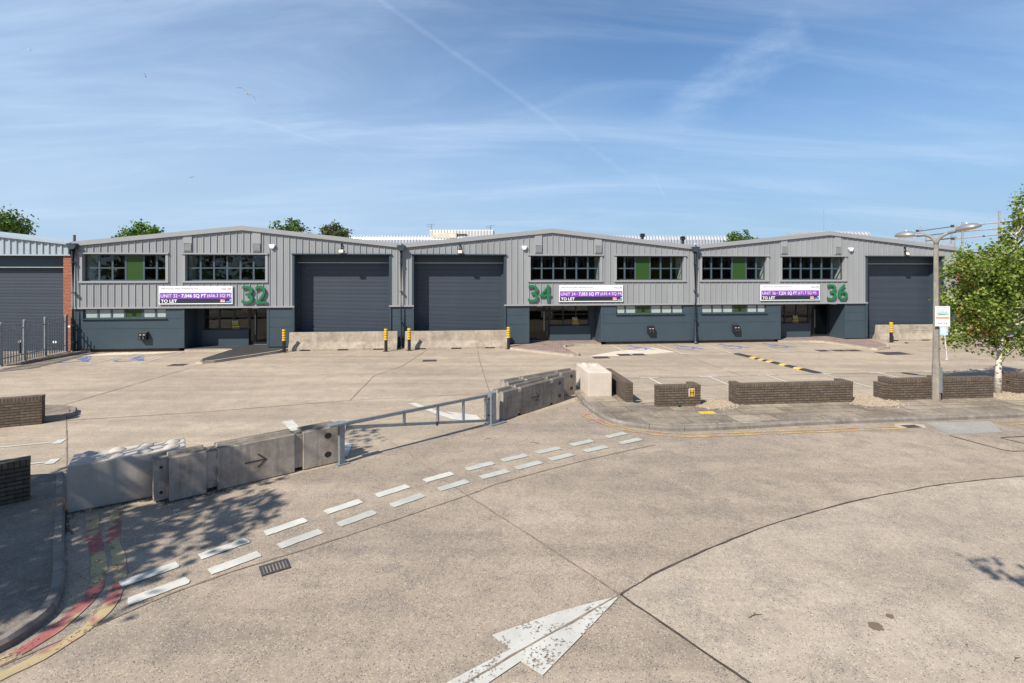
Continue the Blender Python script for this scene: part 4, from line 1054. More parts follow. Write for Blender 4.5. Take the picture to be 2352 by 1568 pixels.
# safety notices stuck on the entrance windows
def notice(s, label):
    r = thing('safety_notice', label, 'notice', E(s, 1.31, 0.98), TH, 'yellow safety notices on the entrance windows')
    sheet = MB().box(0.0, 0.15, -0.006, 0, 0.24, 0.38).box(0.165, 0.31, -0.006, 0, 0.24, 0.38).build('picture_panel', 'notice', r)
    MB().yprism([(0.03, 0.26), (0.12, 0.26), (0.10, 0.33), (0.075, 0.36), (0.05, 0.33)], -0.008, -0.0065).yprism([(0.19, 0.30), (0.24, 0.345), (0.29, 0.31), (0.255, 0.29), (0.25, 0.26), (0.22, 0.27)], -0.008, -0.0065).build('pictogram', 'signblack', sheet)
    MB().box(0.0, 0.33, -0.006, 0, 0.185, 0.225).build('red_strip', 'red', r)
    MB().box(-0.02, 0.37, -0.006, 0, 0.125, 0.17).box(-0.01, 0.38, -0.006, 0, 0.02, 0.04).build('yellow_strip', 'notice', r)
    MB().box(0.0, 0.34, -0.006, 0, 0.075, 0.09).build('small_print', 'signfaint', r)
    for q in (0.03, 0.135, 0.24):
        mb = MB(); n = 14
        for k in range(n):
            t0, t1 = 2 * math.pi * k / n, 2 * math.pi * (k + 1) / n
            mb.add([(q + rr * math.cos(t), -0.006, 0.435 + rr * math.sin(t)) for rr in (0.027, 0.044) for t in (t0, t1)], [(0, 1, 3, 2)])
        mb.box(q - 0.012, q + 0.012, -0.006, -0.003, 0.425, 0.445)
        mb.build('round_symbol', 'signfaint', r, normals=False)
notice(-15.38, 'yellow safety notice on entrance window of unit 32')
notice(3.74, 'yellow safety notice on entrance window of unit 34')
notice(17.68, 'yellow safety notice on entrance window of unit 36')

# small things on the roofs of the units
def flue(s, n, z, label, h=0.55):
    r = thing('roof_flue', label, 'flue', E(s, n, z), TH, 'black flues on the unit roofs')
    MB().tube([(0, 0, -0.1), (0, 0, h)], 0.085, 12).build('pipe', 'black', r)
    MB().lathe([(0.10, h), (0.17, h + 0.03), (0.17, h + 0.10), (0.11, h + 0.12), (0.16, h + 0.15), (0.16, h + 0.2), (0.05, h + 0.23)], 14).build('cowl', 'black', r)
flue(8.35, 2.2, 5.88, 'black flue on the right slope of the unit 34 roof', 0.42)
flue(10.5, 1.2, 5.66, 'black flue at the valley between units 34 and 36', 0.42)
r = thing('radio_mast', 'thin white aerial mast on the ridge of unit 36', 'aerial', E(19.5, 1.0, 6.5), TH)
MB().tube([(0, 0, 0), (0, 0, 1.15), (0, 0, 1.6)], [0.016, 0.010, 0.005], 8).build('pole', 'steel', r)
MB().lathe([(0.0, 0.0), (0.05, 0.02), (0.09, 0.07)], 12, (0.06, -0.05, 0.08)).build('dish', 'whitemetal', r)
MB().tube([(-0.03, 0, 1.38), (-0.03, 0, 1.48)], 0.016, 6).build('aerial_tip', 'steel', r)
for s, lb in ((-6.08, 'small white camera at the valley between units 32 and 34'), (10.62, 'small white camera at the valley between units 34 and 36')):
    r = thing('security_camera', lb, 'camera', E(s, -0.12, 5.70), TH, 'small cameras on the valley trims')
    MB().tube([(0.0, -0.14, 0.045), (0.0, 0.02, 0.05)], 0.035, 10).build('housing', 'whitemetal', r)
    MB().tube([(0, -0.145, 0.045), (0, -0.141, 0.045)], 0.022, 10).build('lens', 'black', r)
    MB().box(-0.015, 0.015, -0.03, 0.0, -0.02, 0.02).build('bracket', 'whitemetal', r)

# ------------------------------------------------------------------ neighbours
nb = thing('workshop_building', 'low workshop with pale blue profiled fascia and grey shutter', 'workshop', E(-38.61, -0.02), TH)
mb = MB(); xx = 0.0; pr = []
while xx < 15.85:
    pr += [(xx, 0), (xx + 0.13, 0), (xx + 0.16, -0.05), (xx + 0.24, -0.05), (xx + 0.27, 0)]; xx += 0.30
for (a, da), (b, db) in zip(pr, pr[1:]):
    za, zb = 5.52 + (15.9 - a) * 0.115, 5.52 + (15.9 - b) * 0.115
    mb.poly([(a, da, 5.03), (b, db, 5.03), (b, db, zb), (a, da, za)])
mb.build('fascia_cladding', 'lightblue', nb, normals=False)
MB().yprism([(0, 5.52 + 15.9 * .115), (15.95, 5.52), (15.95, 5.64), (0, 5.64 + 15.9 * .115)], -0.14, 8).build('roof', 'lightblue', nb)
MB().box(0, 15.95, -0.075, 0.0, 4.965, 5.03).build('drip_flashing', 'lightblue', nb)
MB().box(15.58, 15.98, 0.0, 0.5, -0.02, 4.96).build('brick_pier', 'redbrick', nb)
sh = MB(); pr = []; zz = 0.02
while zz < 4.3:
    pr += [(0.514, zz), (0.508, zz + 0.03), (0.514, zz + 0.06), (0.53, zz + 0.066)]; zz += 0.075
n = len(pr); sh.add([(0.0, y, z) for y, z in pr] + [(15.58, y, z) for y, z in pr], [(i, n + i, n + i + 1, i + 1) for i in range(n - 1)])
sh = sh.build('roller_shutter', 'shutter', nb)
MB().box(0, 15.58, 0.35, 0.6, 4.40, 4.97).build('shutter_box', 'slatetrim', sh)
MB().box(0, 15.58, 0.31, 0.35, 4.36, 4.40).build('seal_strip', 'frost', sh)
MB().box(0, 15.58, 0.46, 0.50, 0.0, 0.06).build('bottom_rail', 'steel', sh)
MB().box(0, 15.95, 0.7, 8, 0, 5.5).build('side_wall', 'redbrick', nb)
MB().box(15.72, 15.92, -0.012, 0.0, 1.30, 1.40).build('name_plate', 'signwhite', nb)
MB().tube([(15.93, 0.25, 4.9), (15.93, 0.25, 6.05)], 0.06, 8).build('vent_pipe', 'rust', nb)
for s, n_, z, lb, nm, mt in ((-24.6, -0.6, 0.0, 'short black post behind the palisade fence', 'post', 'black'),):
    r = thing('short_post', lb, 'post', E(s, n_), TH); MB().tube([(0, 0, 0), (0, 0, 0.72)], 0.06, 10).build('post', 'black', r); MB().lathe([(0.063, 0.64), (0.063, 0.72), (0.03, 0.735)], 10).build('cap', 'whitemetal', r)

# palisade fence from the corner of unit 32 towards the road
fpts = [(-22.62, 25.98), (-22.42, 24.6), (-22.08, 23.2), (-21.85, 21.9), (-21.7, 20.6)]
fe = thing('palisade_fence', 'grey steel palisade fence on a kerbed strip beside the red brick pier', 'fence')
for i, (x, y) in enumerate(fpts):
    MB().box(x - 0.045, x + 0.045, y - 0.05, y + 0.05, 0.08, 1.98).build('post', 'palisade', fe)
for (a, b) in zip(fpts, fpts[1:]):
    A2, B2 = Vector((*a, 0)), Vector((*b, 0)); L = (B2 - A2).length; d = (B2 - A2) / L; s_ = Vector((-d.y, d.x, 0))
    pm = MB(); k = 0.10
    while k < L - 0.06:
        c = A2 + d * k + s_ * 0.05
        w = 0.033
        o = [(c - d * w), (c - d * w * 0.4 + s_ * 0.02), (c + d * w * 0.4 + s_ * 0.02), (c + d * w)]
        pm.add([(q.x, q.y, z) for z in (0.16, 1.84) for q in o] + [(c.x, c.y, 1.96)], [(0, 1, 5, 4), (1, 2, 6, 5), (2, 3, 7, 6), (4, 5, 8), (5, 6, 8), (6, 7, 8)])
        k += 0.155
    pm.build('pales', 'palisade', fe, normals=False)
    for z in (0.42, 1.62): MB().bar(A2 + Vector((0, 0, z)), B2 + Vector((0, 0, z)), 0.045, 0.05).build('rail', 'palisade', fe)
fx = MB().box(-22.7, -22.45, 25.3, 25.32, 0.62, 0.72); fx.build('plate', 'signwhite', fe)

# silver shed far behind with a white roof monitor
sd = thing('far_shed', 'long silver corrugated shed roof seen above the valley of the units', 'shed', (0, 70, 0), 0.0)
mb = MB()
prof = [(0.0, 0), (0.0, 8.6), (0.15, 8.95), (0.5, 9.2), (1.1, 9.32), (9, 9.9), (20, 9.9), (20, 0)]
mb.xprism(prof, -23.5, 30).build('corrugated_wall', 'silver', sd)
mo = MB().xprism([(0.3, 9.0), (0.3, 9.85), (0.5, 10.0), (6, 10.25), (6, 9.0)], -11.3, -2.6).build('roof_monitor', 'whitesheet', sd)
MB().box(-10.9, -7.6, 0.02, 0.28, 8.85, 9.55).build('rooflight', 'rooflight', mo)
MB().box(-8.0, -6.2, 0.1, 0.29, 9.35, 9.42).build('vent_slot', 'iron', mo)
for x, h in ((-11.2, 0.75), (-3.0, 0.55)):
    a_ = MB().tube([(x, 1, 10.0), (x, 1, 10.0 + h)], 0.03, 6).bar((x - 0.6, 1, 10.0 + h), (x + 0.6, 1, 10.1 + h), 0.03, 0.03).bar((x - 0.7, 1, 9.9 + h * 0.8), (x + 0.3, 1, 9.9 + h * 0.8), 0.03, 0.03)
    for k in range(4): a_.bar((x - 0.45 + k * 0.3, 0.8, 10.02 + h), (x - 0.45 + k * 0.3, 1.2, 10.02 + h), 0.02, 0.02)
    a_.build('aerial', 'iron', mo)
s2 = thing('far_shed', 'white corrugated shed roof behind the ridge of unit 36', 'shed', (0, 62, 0), 0.0)
MB().xprism([(0, 0), (0, 8.7), (0.3, 9.05), (1.0, 9.25), (8, 9.5), (8, 0)], 37.5, 43.4).build('corrugated_wall', 'silver', s2)
MB().xprism([(1.0, 0), (1.0, 7.0), (1.3, 7.3), (8, 7.6), (8, 0)], 43.5, 52).build('low_wall', 'silver', s2)
nt = thing('sheeted_box', 'square grey blue sheeted enclosure on the roof beyond unit 36', 'enclosure', (42.6, 55, 0), 0.1)
MB().box(-1.2, 5.4, 0, 4, 0, 7.9).build('sheeting', 'net', nt)
for x in (-1.2, 2.0, 5.4): MB().tube([(x, -0.05, 0), (x, -0.05, 8.1)], 0.05, 6).build('corner_tube', 'scaffold', nt)

# red brick building behind the birch with scaffold on its roof
M['brightred'] = brick('bright_red_brick', (0.50, 0.06, 0.04), (0.58, 0.10, 0.06), (0.45, 0.28, 0.22))
rb = thing('brick_building', 'red brick building half hidden behind the birch tree', 'building', E(29.2, 1.5), TH)
MB().box(0, 22, 0, 16, 0, 5.2).build('wall', 'brightred', rb)
MB().box(-0.2, 22.2, -0.25, 16.2, 5.2, 5.45).build('roof', 'slatetrim', rb)
for k in range(5):
    w_ = MB().box(2.2 + k * 3.8, 4.2 + k * 3.8, -0.04, 0.03, 2.9, 4.2).build('window', 'signwhite', rb)
    MB().box(2.3 + k * 3.8, 4.1 + k * 3.8, -0.05, -0.041, 3.0, 4.1).build('pane', 'glassdark', w_)
MB().box(3.0, 8.0, -0.05, 0.03, 0, 2.6).build('shutter', 'slate', rb)
sc = thing('scaffold', 'bare scaffold tubes standing above the roofs behind the street lamp', 'scaffold', (0, 0, 0))
def sp(u, v, Y): return ((u - 1175.5) / 1175 * Y, Y, 4.1 - (v - 626) / 1175 * Y)
for u, v0, v1, Y in ((2208.5, 510, 640, 34), (2292.5, 484, 640, 34), (2183, 533, 560, 38), (2112, 518, 534, 38)):
    MB().tube([sp(u, v1, Y), sp(u + (3 if u in (2112,) else 1), v0, Y)], 0.055, 6).build('upright', 'scaffold', sc)
for p, q in (((2104, 531, 38), (2197, 518.5, 34.5)), ((2184, 521, 34.6), (2375, 503, 33)), ((2105, 543, 38), (2190, 533, 34.5)), ((2188, 533, 34.3), (2375, 518, 33)), ((2125, 553, 38), (2196, 546, 35)), ((2185, 549, 34.5), (2375, 530, 33))):
    MB().tube([sp(*p), sp(*q)], 0.045, 6).build('ledger', 'scaffold', sc)
for u, v, Y in ((2186, 519, 34.4), (2187, 548, 34.4), (2106, 530, 37.8)):
    p = sp(u, v, Y); MB().box(p[0] - 0.07, p[0] + 0.07, p[1] - 0.07, p[1] + 0.07, p[2] - 0.08, p[2] + 0.08).build('coupler', 'iron', sc)

# building across the road behind the photographer (only its reflection shows)
ob = thing('office_block', 'brown brick office block mirrored in the unit windows', 'building', (-6, -15, 0), 0.0)
MB().box(0, 75, -10, 0, 0, 8.4).build('wall', 'opbrick', ob)
MB().box(-0.2, 75.2, -10.2, 0.2, 8.4, 8.75).build('roof', 'slatetrim', ob)
for z in (1.2, 4.6):
    for k in range(14):
        x = 2.0 + k * 5.2
        f_ = MB().box(x, x + 3.6, 0.0, 0.06, z, z + 0.08).box(x, x + 3.6, 0, 0.06, z + 1.5, z + 1.6)
        for q in range(5): f_.box(x + q * 0.88, x + q * 0.88 + 0.09, 0, 0.06, z + 0.08, z + 1.5)
        f_ = f_.build('window', 'signwhite', ob)
        MB().box(x + 0.08, x + 3.5, 0.01, 0.02, z + 0.08, z + 1.5).build('pane', 'glassdark', f_)

# ------------------------------------------------------------------ barriers, blocks, gate, bollards
def jersey(s, n, rotz, L, label, writing=False):
    r = thing('jersey_barrier', label, 'barrier', E(s, n), TH + rotz, 'long pale concrete jersey barriers before the shutters')
    prof = [(0.0, 0.0), (0.0, 0.10), (0.06, 0.26), (0.185, 0.42), (0.235, 0.93), (0.245, 0.945), (0.40, 0.945), (0.41, 0.93), (0.46, 0.42), (0.585, 0.26), (0.645, 0.10), (0.645, 0.0)]
    slots = [(L * f - 0.27, L * f + 0.27) for f in (0.155, 0.50, 0.83)]
    xs = sorted({0.0, L} | {v for s_ in slots for v in s_})
    mb = MB()
    for a, b in zip(xs, xs[1:]):
        if any(abs(a - s_[0]) < 1e-6 for s_ in slots):
            mb.xprism([(0.0, 0.06)] + prof[1:-1] + [(0.645, 0.06)], a, b)
        else: mb.xprism(prof, a, b)
    me = mb.build('barrier_body', 'jersey', r)
    bm = bmesh.new(); bm.from_mesh(me.data); bmesh.ops.remove_doubles(bm, verts=bm.verts, dist=1e-4)
    bmesh.ops.recalc_face_normals(bm, faces=bm.faces); bm.to_mesh(me.data); bm.free()
    for x in (0.9, L - 0.8): MB().tube([(x, 0.195, 0.50), (x, 0.26, 0.52)], 0.02, 8).build('lifting_eye', 'iron', r)
    if writing:
        t = MB()
        def put(body, x, z, w, h):
            vs, fs, _, _ = text_geo(body, 0.01, 0.0, height=h, width=w)
            t.add([(x + v.x, 0.19 + (z + v.y - 0.42) * 0.098 - 0.006, z + v.y) for v in vs], fs)
        put('FOR HIRE', 2.55, 0.68, 0.75, 0.075)
        for k, (a, b) in enumerate(((2.42, 2.72), (2.78, 3.05), (3.1, 3.45))):
            for z in (0.79, 0.575):
                t.add([(a, 0.19 + (z - 0.42) * 0.098 - 0.006, z), (b, 0.19 + (z - 0.42) * 0.098 - 0.006, z), (b, 0.19 + (z - 0.38) * 0.098 - 0.006, z + 0.035), (a, 0.19 + (z - 0.38) * 0.098 - 0.006, z + 0.035)], [(0, 1, 2, 3)])
        t.build('stencilled_lettering', paint('stencil_paint', (0.12, 0.10, 0.09), 0.47, sc=2.0), r, normals=False)
    return r
jersey(-11.83, -0.62, 0.0, 5.58, 'concrete jersey barrier before the shutter of unit 32')
jersey(-5.83, -0.72, 0.0, 5.5, 'concrete jersey barrier before the shutter of unit 34')
jersey(22.15, -0.33, -0.01, 5.9, 'concrete jersey barrier stencilled FOR HIRE before the shutter of unit 36', True)

def bollard(s, n, label, z=0.0):
    r = thing('bollard', label, 'bollard', E(s, n, z), 0, 'black bollards with yellow bands')
    MB().tube([(0, 0, 0.0), (0, 0, 1.195), (0, 0, 1.205)], [0.083, 0.083, 0.06], 20).build('post', 'black', r, smooth=False)
    for k in range(5):
        z0 = 0.60 + k * 0.124
        MB().lathe([(0.084, z0), (0.092, z0 + 0.008), (0.092, z0 + 0.082), (0.084, z0 + 0.09)], 20).build('yellow_band', 'yellow', r)
    MB().box(-0.15, 0.15, -0.13, 0.13, 0.0, 0.014).build('base_plate', 'rust', r)
    return r
b0 = bollard(-11.9, -1.0, 'yellow-banded bollard left of the unit 32 jersey barrier, beside the asphalt entrance kerb')
for s, n, z, lb in ((-6.73, -1.25, 0, 'yellow-banded bollard at the right end of the unit 32 jersey barrier'),
                    (-5.55, -1.1, 0, 'yellow-banded bollard at the left end of the unit 34 jersey barrier'),
                    (-0.3, -1.05, 0, 'yellow-banded bollard right of the unit 34 jersey barrier, beside the block paving'),
                    (22.35, -0.85, 0, 'yellow-banded bollard at the left end of the FOR HIRE jersey barrier'),
                    (28.3, -0.6, 0, 'yellow-banded bollard half hidden behind the birch leaves')):
    c = copy_tree(b0); c.location = E(s, n, z); c['label'] = lb

def tvcb(p, rotz, label, mat, L=3.05, arrow=True, tongue=0.22, grooves=True):
    """vertical concrete barrier with two lifting grooves, a channel along the top and an impressed arrow"""
    r = thing('concrete_barrier', label, 'barrier', (p[0], p[1], 0), rotz, 'grey concrete traffic barriers by the gate')
    g = [(0.58, 0.76), (2.15, 2.32)] if grooves else [(0.62, 0.76), (2.16, 2.30)]
    segs = [(0, g[0][0], 0), (g[0][0], g[0][1], 1), (g[0][1], g[1][0], 0), (g[1][0], g[1][1], 1), (g[1][1], L, 0)]
    mb = MB(); D, H = 0.44, 0.80
    for a, b, gr in segs:
        f = 0.035 if gr and grooves else 0.0; zt = H - 0.05 if gr else H; zb = 0.075 if gr else 0.012
        if gr: mb.xprism([(f, zb), (D - f, zb), (D - f, zt), (f, zt)], a, b)
        else: mb.xprism([(0.0, zb), (D, zb), (D, H - 0.015), (D - 0.015, H), (D - 0.11, H), (D - 0.14, H - 0.055), (0.155, H - 0.055), (0.13, H - 0.004), (0.015, H - 0.004), (0, H - 0.02)], a, b)
        if not gr: mb.xprism([(0.20, H - 0.056), (0.30, H - 0.056), (0.285, H + 0.03), (0.215, H + 0.03)], a + (0.02 if a else 0), b - 0.02)
    body = mb.build('barrier_body', mat, r, bevel=0.008 if grooves else 0.0)
    if not grooves:
        for a, b in g: MB().add([(a - 0.02, -0.004, H - 0.04), (b + 0.025, -0.004, H - 0.03), (b + 0.0, -0.004, H - 0.11), (a + 0.02, -0.004, H - 0.12)], [(0, 1, 2, 3)]).build('chipped_notch', 'paleblock', r, normals=False)
    if tongue:
        MB().box(-tongue, 0, 0.12, 0.34, 0.03, 0.76).build('tongue', mat, r, bevel=0.008)
        for z in (0.17, 0.62): MB().tube([(-tongue / 2, 0.116, z), (-tongue / 2, 0.121, z)], 0.028, 10).build('bolt_hole', 'black', r)
    if arrow:
        a = MB(); a.box(1.22, 1.58, -0.004, -0.001, 0.395, 0.422)
        a.add([(1.44, -0.004, 0.53), (1.47, -0.004, 0.545), (1.62, -0.004, 0.408), (1.59, -0.004, 0.395)], [(0, 1, 2, 3)])
        a.add([(1.44, -0.004, 0.285), (1.47, -0.004, 0.27), (1.62, -0.004, 0.405), (1.585, -0.004, 0.415)], [(0, 1, 2, 3)])
        a.build('impressed_arrow', plain('barrier_arrow_groove', (0.07, 0.058, 0.046), 0.9), r, normals=False)
    for z in (0.22, 0.62):
        pts = [(L - 0.22 + 0.075 * math.cos(t), -0.003, z + 0.062 * math.sin(t)) for t in [R(22.5 * k) for k in range(16)]]
        MB().poly(pts).build('bolt_hole', 'black', r, normals=False)
    return r
tvcb((-6.115, 9.136), math.atan2(1.964, 2.385), 'brown-grey concrete barrier with impressed arrow in tree shade, left of the gate', 'barrier')
tvcb((-0.24, 14.16), math.atan2(2.16, 1.88), 'weathered concrete barrier with impressed arrow right of the gate post', 'barrier2', 2.88, True, 0.0, False)
tvcb((-0.10, 15.42), math.atan2(1.93, 2.26), 'dark-topped concrete barrier behind the one beside the gate, ending at the pale block', 'barrier2', 2.98, False, 0.0, False)

def block(p, rotz, w, d, h, mat, label, z=0.0, studs=None, group=None, bev=0.02):
    r = thing('concrete_block', label, 'block', (p[0], p[1], z), rotz, group)
    MB().box(0, w, 0, d, 0, h).build('block_body', mat, r, bevel=bev)
    for (x, y, rr, hh) in studs or []:
        MB().lathe([(rr, -0.004), (rr * 0.8, hh * 0.22), (rr * 0.52, hh * 0.72), (rr * 0.3, hh * 0.96), (0.01, hh)], 12, (x, y, h)).build('stud', mat, r, smooth=True)
    return r
st = [(0.22 + 0.42 * k, 0.19 + 0.34 * j, 0.15, 0.055) for k in range(4) for j in range(2)]
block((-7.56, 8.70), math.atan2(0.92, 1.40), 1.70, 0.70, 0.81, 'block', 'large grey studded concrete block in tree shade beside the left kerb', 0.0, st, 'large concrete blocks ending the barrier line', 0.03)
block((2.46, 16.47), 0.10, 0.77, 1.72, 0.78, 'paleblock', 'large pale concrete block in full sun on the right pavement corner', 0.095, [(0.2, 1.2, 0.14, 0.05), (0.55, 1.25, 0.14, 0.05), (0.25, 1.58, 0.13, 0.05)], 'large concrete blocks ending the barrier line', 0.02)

gt = thing('swing_gate', 'galvanised steel height of triangular swing gate standing open between concrete barriers', 'gate', (-3.62, 11.02, 0), math.atan2(2.86, 3.08))
gt['label'] = 'galvanised triangular swing gate closed between the concrete barriers'
GL = 4.18
MB().bar((0.06, 0, 0.845), (GL - 0.16, 0, 0.80), 0.06, 0.07).build('top_rail', 'galv', gt)
MB().bar((0.06, 0, 0.76), (GL - 0.16, 0, 0.13), 0.06, 0.06).build('bottom_rail', 'galv', gt)
for f in (0.36, 0.60, 0.80):
    x = 0.06 + f * (GL - 0.22); zb = 0.76 - 0.63 * f; MB().bar((x, 0, zb + 0.02), (x, 0, 0.82), 0.045, 0.06).build('upright', 'galv', gt)
MB().bar((GL - 0.19, 0, 0.12), (GL - 0.19, 0, 0.80), 0.06, 0.06).build('upright', 'galv', gt)
MB().box(-0.11, 0.0, -0.05, 0.05, 0.0, 0.85).box(-0.34, 0.05, -0.10, 0.09, 0.85, 0.89).build('catch_post', 'galv', gt)
MB().box(GL - 0.07, GL + 0.10, -0.085, 0.085, 0.02, 0.86).build('hinge_post', 'galv', gt, bevel=0.004)
MB().box(GL - 0.12, GL + 0.42, -0.17, 0.17, 0.004, 0.02).build('base_plate', 'galv', gt)
MB().box(-0.16, 0.10, -0.10, 0.09, 0.004, 0.014).build('base_plate', 'galv', gt)
for z in (0.25, 0.68): MB().tube([(GL - 0.22, 0.05, z), (GL - 0.06, 0.0, z)], 0.018, 8).build('hinge', 'iron', gt)
MB().box(2.36, 2.42, -0.045, -0.03, 0.33, 0.43).build('padlock_tab', 'iron', gt)

# ------------------------------------------------------------------ brick walls
def bwall(boxes, loc, rotz, label, h=0.60, group='low dark brick walls along the pavement', cop=0.095):
    r = thing('brick_wall', label, 'wall', loc, rotz, group)
    mb, cp = MB(), MB()
    for x0, x1, y0, y1 in boxes:
        mb.box(x0, x1, y0, y1, -0.02, h - cop); cp.box(x0 - 0.004, x1 + 0.004, y0 - 0.004, y1 + 0.004, h - cop + 0.001, h)
    mb.build('brickwork', 'brick', r); cp.build('coping', 'coping', r)
    return r
T_ = 0.22
bwall([(0, T_, 0, 2.4)], (3.52, 15.80, 0.1), 0.10, 'low brick wall running back beside the pale concrete block', 0.60)
bwall([(0, 1.36, 0, T_), (1.14, 1.36, T_ + .005, 0.50)], (4.33, 15.28, 0.1), TH, 'short brick wall with the yellow hydrant sign', 0.62)
bwall([(0, 3.78, 0, T_), (0, T_, T_ + .005, 0.52), (3.56, 3.78, T_ + .005, 0.52)], (6.82, 15.48, 0.1), TH, 'longest low brick wall, in the middle of the pavement', 0.62)
wd = bwall([(0.0, 1.40, 0, T_), (0, T_, T_ + .005, 0.50)], (11.87, 16.04, 0.1), TH, 'low brick wall with a stepped left end, left of the street lamp', 0.66)
MB().box(-0.16, -0.003, 0.10, 0.50, -0.02, 0.50).build('stepped_end', 'brick', wd)
bwall([(0, 1.85, 0, T_), (0, T_, T_ + .005, 0.50)], (13.60, 16.22, 0.1), TH, 'low brick wall between the street lamp and the birch', 0.66)
bwall([(0, 5.0, 0, T_), (0, T_, T_ + .005, 0.55)], (16.62, 16.86, 0.1), TH, 'low brick wall right of the birch trunk at the photo edge', 0.66)
a = math.atan2(0.35, 0.79)
p = Vector((-12.75, 13.88)) - Vector((math.cos(a), math.sin(a))) * 4.0
bwall([(0, 4.0, 0, T_)], (p.x, p.y, 0.0), a, 'sunlit low brick wall beside the small kerbed island at left', 0.76, 'low dark brick walls on the left side', 0.11)
a = math.atan2(0.29, 0.35)
p = Vector((-8.50, 9.02)) - Vector((math.cos(a), math.sin(a))) * 3.2
bwall([(0, 3.2, 0, T_)], (p.x, p.y, 0.1), a, 'dark shaded low brick wall at the left edge behind the studded block', 0.72, 'low dark brick walls on the left side', 0.11)

hs = thing('hydrant_sign', 'yellow H hydrant sign with figures 4 and 3 on the short brick wall', 'sign', (4.33, 15.28, 0.1), TH)
MB().box(0.985, 1.165, -0.02, -0.002, 0.285, 0.515).build('backing', 'signwhite', hs)
MB().box(0.99, 1.16, -0.022, -0.0205, 0.29, 0.51).build('plate', 'hyd', hs)
MB().box(1.005, 1.03, -0.026, -0.0225, 0.30, 0.50).box(1.12, 1.145, -0.026, -0.0225, 0.30, 0.50).box(1.03, 1.12, -0.026, -0.0225, 0.385, 0.41).build('letter', 'black', hs)
t = MB(); wall_text(t, '4', 1.052, 0.425, -0.024, height=0.06, width=0.042, bold=0.02); wall_text(t, '3', 1.052, 0.315, -0.024, height=0.06, width=0.042, bold=0.02); t.build('figures', 'black', hs, normals=False)
hc = thing('hydrant_cover', 'yellow painted hydrant cover set in the pavement', 'cover', (5.36, 14.46, 0.102), TH)
MB().box(-0.03, 0.47, -0.03, 0.27, 0, 0.004).build('frame', 'kerb', hc)
MB().box(0, 0.44, 0.0, 0.24, 0.004, 0.010).build('lid', paint('yellow_cover_paint', (0.72, 0.45, 0.04), 0.36), hc)
MB().box(0.01, 0.43, 0.01, 0.23, 0.0035, 0.0065).build('lid_base', 'iron', hc)

# ------------------------------------------------------------------ street lamp with its signs
lp_ = thing('street_lamp', 'concrete street lamp post with two grey lamp heads', 'street lamp', (13.27, 16.02, 0.1))
prof = [(0.118, 0.0), (0.104, 1.15), (0.088, 1.30), (0.063, 4.86)]
MB().lathe(prof, 8).build('column', 'lampcol', lp_)
MB().lathe([(0.062, 4.84), (0.067, 4.845), (0.067, 4.875), (0.062, 4.88)], 8).build('collar', 'steel', lp_)
MB().box(0.0, 0.10, -0.125, -0.06, 0.26, 1.06).build('access_door', 'galv', lp_, bevel=0.006)
MB().lathe([(0.082, 2.02), (0.088, 2.025), (0.088, 2.055), (0.082, 2.06)], 10).build('strap', 'steel', lp_)
ad = Vector((0.60, -0.80, 0)).normalized()
for sgn, tilt in ((1, 0.13), (-1, 0.0)):
    d = ad * sgn
    pts = [Vector((0, 0, 4.85)), d * 0.02 + Vector((0, 0, 4.98)), d * 0.10 + Vector((0, 0, 5.10)), d * 0.20 + Vector((0, 0, 5.17)), d * 0.32 + Vector((0, 0, 5.20 + tilt * 0.3))]
    MB().tube(smooth_line3 if False else pts, [0.060, 0.055, 0.050, 0.046, 0.042], 8).build('arm', 'lampcol', lp_, smooth=True)
    c0 = d * 0.32 + Vector((0, 0, 5.20 + tilt * 0.3))
    ax = (d + Vector((0, 0, tilt * 1.6))).normalized(); side = Vector((-d.y, d.x, 0)); up = side.cross(ax) * (-1)
    if up.z < 0: up = -up
    MB().tube([c0 - ax * 0.03, c0 + ax * 0.16], [0.05, 0.055], 10).build('spigot', 'lamphead', lp_)
    h0 = c0 + ax * 0.13
    rings = [(0.0, 0.05, 0.05), (0.06, 0.10, 0.09), (0.17, 0.165, 0.135), (0.32, 0.195, 0.155), (0.46, 0.18, 0.135), (0.57, 0.13, 0.085), (0.64, 0.03, 0.02)]
    vs, fs = [], []; n = 12
    for x, w, h in rings:
        for k in range(n + 1):
            t = math.pi * k / n; q = h0 + ax * x + side * (w * math.cos(t)) + up * (h * math.sin(t)); vs.append(q)
    m = n + 1
    for i in range(len(rings) - 1):
        for k in range(n): fs.append((i * m + k, i * m + k + 1, (i + 1) * m + k + 1, (i + 1) * m + k))
    fs.append(tuple(range(m)))
    hd = MB().add(vs, fs).build('lamp_head', 'lamphead', lp_, smooth=True, normals=False)
    vs, fs = [], []
    for x, w, h in rings:
        for k in range(n + 1):
            t = math.pi * k / n; vs.append(h0 + ax * x + side * (w * 0.97 * math.cos(t)) - up * (0.012 + h * 0.28 * math.sin(t)))
    for i in range(len(rings) - 1):
        for k in range(n): fs.append((i * m + k, i * m + k + 1, (i + 1) * m + k + 1, (i + 1) * m + k))
    MB().add(vs, fs).build('bowl', 'lens', hd, smooth=True, normals=False)
    q = h0 + ax * 0.32 + up * 0.15; MB().tube([q - up * 0.02, q + up * 0.035], 0.022, 8).build('photocell', 'whitemetal', hd)

